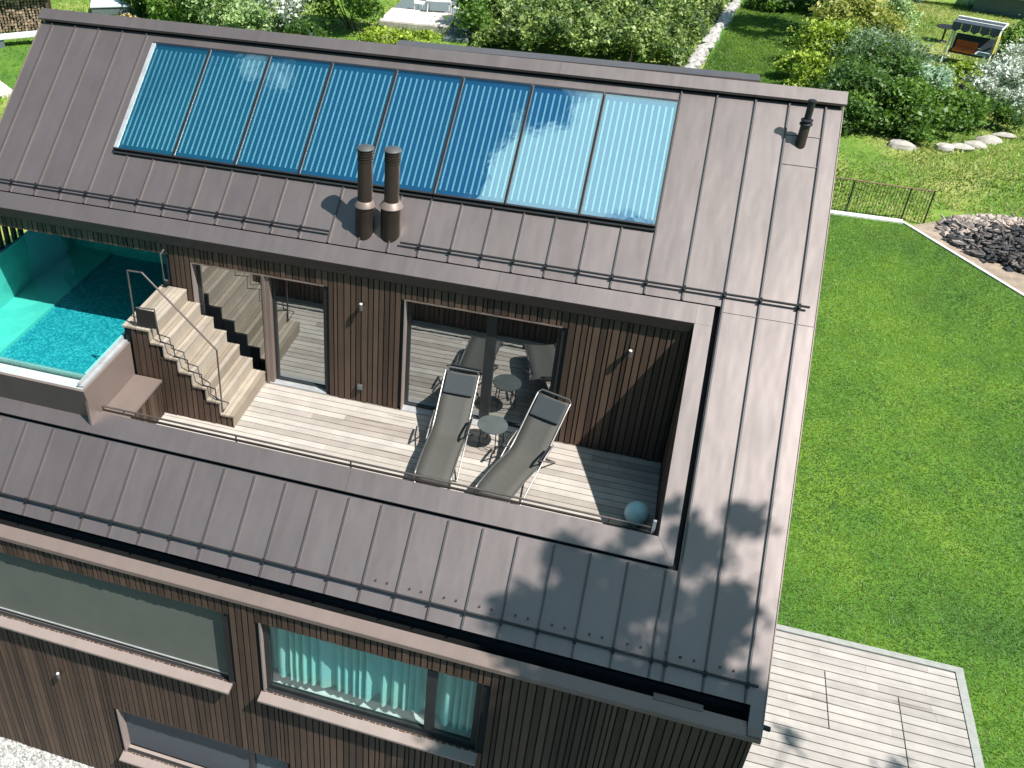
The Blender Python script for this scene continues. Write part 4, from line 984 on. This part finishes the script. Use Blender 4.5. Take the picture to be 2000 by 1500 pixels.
# ---- tree standing right of the street front, outside the picture: its crown shades the eaves corner
st=thing('shade_tree','tall leafy tree in front of the deck outside the right picture edge','tree',(18.0,-11.2,ZG))
TX,TY=18.0,-11.2
m=MB(); m.tube([(TX,TY,ZG-.1),(TX+.1,TY,-7),(TX-.05,TY+.1,-3),(TX,TY,1.5),(TX+.1,TY,5)],[.30,.24,.19,.12,.04],10)
lim=[]
for k in range(16):
    a=k*2.4; z=-3+k*.45; e=(TX+1.9*math.cos(a),TY+1.9*math.sin(a),z+1.3); lim.append(e)
    m.tube([(TX,TY,z),(TX+1.0*math.cos(a),TY+1.0*math.sin(a),z+.5),e],[.07,.045,.015],6)
obj('trunk',m,M['bark'],st,True)
ROOFSHADE=[((8.94, -6.14, -4.64), 0.22), ((9.44, -6.16, -4.65), 0.22), ((8.51, -6.85, -5.17), 0.32), ((8.89, -6.8, -5.14), 0.32), ((9.18, -6.52, -4.93), 0.29), ((9.44, -6.75, -5.1), 0.36), ((9.12, -7.03, -5.31), 0.32), ((9.7, -7.0, -5.28), 0.29), ((10.04, -6.24, -4.71), 0.29), ((10.3, -6.33, -4.78), 0.24), ((10.54, -5.64, -4.26), 0.18), ((10.7, -5.8, -4.38), 0.26), ((11.22, -5.31, -4.01), 0.21), ((11.1, -5.24, -3.96), 0.11), ((11.03, -6.32, -4.77), 0.34), ((11.21, -6.42, -4.85), 0.27), ((10.95, -6.61, -4.99), 0.24), ((10.67, -6.85, -5.18), 0.29), ((10.82, -6.96, -5.25), 0.21), ((8.58, -7.23, -5.46), 0.24), ((9.8, -5.74, -4.34), 0.13), ((10.18, -5.41, -4.09), 0.1), ((11.52, -6.97, -5.26), 0.13), ((9.75, -5.84, -4.41), 0.11), ((9.83, -6.5, -4.91), 0.19)]
TREE=[]   # crown clumps: (centre, radius, leaves)
for q,r in ROOFSHADE:
    TREE.append((np.array(q)+12.5*np.array((.60,-.27,1.0)),r*.92,int(34+900*r*r)))
for k in range(70):      # lower crown, shading the facade right of the curtained window
    x=RNG.uniform(8.3,11.9); z=RNG.uniform(-11.5,-5.9); x=max(x,8.9-.55*(-6.2-z)*0+0) if z>-7.5 else x-RNG.uniform(0,1.2)
    q=np.array((x,YF,z)); TREE.append((q+RNG.uniform(12.2,13.4)*np.array((.60,-.27,1.0)),RNG.uniform(.4,.62),300))
for q,r,nn in [((12.75,-5.45,-8),.13,22),((14.3,-5.75,-8),.24,50),((7.9,-7.5,-8.0),.3,90),((7.4,-7.5,-8.9),.35,140),((6.9,-7.5,-9.6),.4,160)]:
    TREE.append((np.array(q)+12*np.array((.60,-.27,1.0)),r,nn))
Ps=[];Ts=[]
mb_=MB()
for c,r,nn in TREE:
    nn=int(nn*2.6); h_=max(ZG+4,c[2]-2.2); mb_.tube([(TX,TY,h_),((TX+c[0])/2,(TY+c[1])/2,(h_+c[2])/2+.25),tuple(c)],[.045,.028,.010],5)
    Ps.append(c+RNG.normal(size=(nn,3))*r*.58); Ts.append(np.clip(RNG.uniform(0,1)*.4+RNG.uniform(0,.6,nn),0,1))
obj('branches',mb_,M['bark'],st,True); P_=np.concatenate(Ps); V_,F_=quads(P_,.15); nobj('crown',V_,F_,np.concatenate(Ts),M['leaf_green'],st,(18.0,-11.2,ZG))

# ================================================================== light, sky, camera
TOSUN=Vector((.60,-.27,1.0)).normalized()
sd=bpy.data.lights.new('sun','SUN'); sd.energy=5.0; sd.angle=R(.55); sd.color=(1,.955,.89)
so_=bpy.data.objects.new('sun',sd); COL.objects.link(so_); so_.rotation_euler=(-TOSUN).to_track_quat('-Z','Y').to_euler(); so_.location=(30,-20,40)
w=bpy.data.worlds.new('World'); SC.world=w; w.use_nodes=True; nt=w.node_tree; bg=nt.nodes['Background']
sky=nt.nodes.new('ShaderNodeTexSky'); sky.sky_type='NISHITA'; sky.sun_disc=False
sky.sun_elevation=math.asin(TOSUN.z); sky.sun_rotation=math.atan2(TOSUN.x,TOSUN.y)
sky.altitude=900
tc=nt.nodes.new('ShaderNodeTexCoord'); sp=nt.nodes.new('ShaderNodeSeparateXYZ'); nt.links.new(tc.outputs['Generated'],sp.inputs[0])
n1=N(nt,'ShaderNodeTexNoise',Scale=5.2,Detail=4,Roughness=.5); nt.links.new(tc.outputs['Generated'],n1.inputs['Vector'])
f=math_(nt,'ADD',math_(nt,'MULTIPLY',sp.outputs[0],1.25),math_(nt,'MULTIPLY',n1.outputs[0],2.1))
cl=ramp(nt,f,[(.90,(0,0,0)),(1.26,(1,1,1))])
cl=math_(nt,'MULTIPLY',cl,ramp(nt,sp.outputs[2],[(.72,(0,0,0)),(.82,(1,1,1))]))
skyt=mixc(nt,1.0,sky.outputs[0],(.42,.98,1.04),'MULTIPLY')
mx=mixc(nt,math_(nt,'MULTIPLY',cl,.85),skyt,(10,13.5,14))
nt.links.new(mx,bg.inputs[0]); bg.inputs[1].default_value=.055
cd=bpy.data.cameras.new('camera'); co=bpy.data.objects.new('camera',cd); COL.objects.link(co); SC.camera=co
r_=Vector((.94940372,.31404163,.00322995)); u_=Vector((-.1808275,.53820715,.82318557)); f_=Vector((-.25677616,.7821195,-.56776323))
co.matrix_world=Matrix(((r_.x,u_.x,-f_.x,9.17978924),(r_.y,u_.y,-f_.y,-16.14015807),(r_.z,u_.z,-f_.z,5.42143747),(0,0,0,1)))
cd.sensor_width=36; cd.lens=1902.593/2000*36; cd.shift_x=(1000-696.52)/2000; cd.shift_y=-(750-685.86)/2000
cd.clip_start=.1; cd.clip_end=1500
vs=SC.view_settings; vs.view_transform='Standard'; vs.look='None'; vs.gamma=1; vs.exposure=.72
SC.cycles.max_bounces=10; SC.cycles.transparent_max_bounces=24
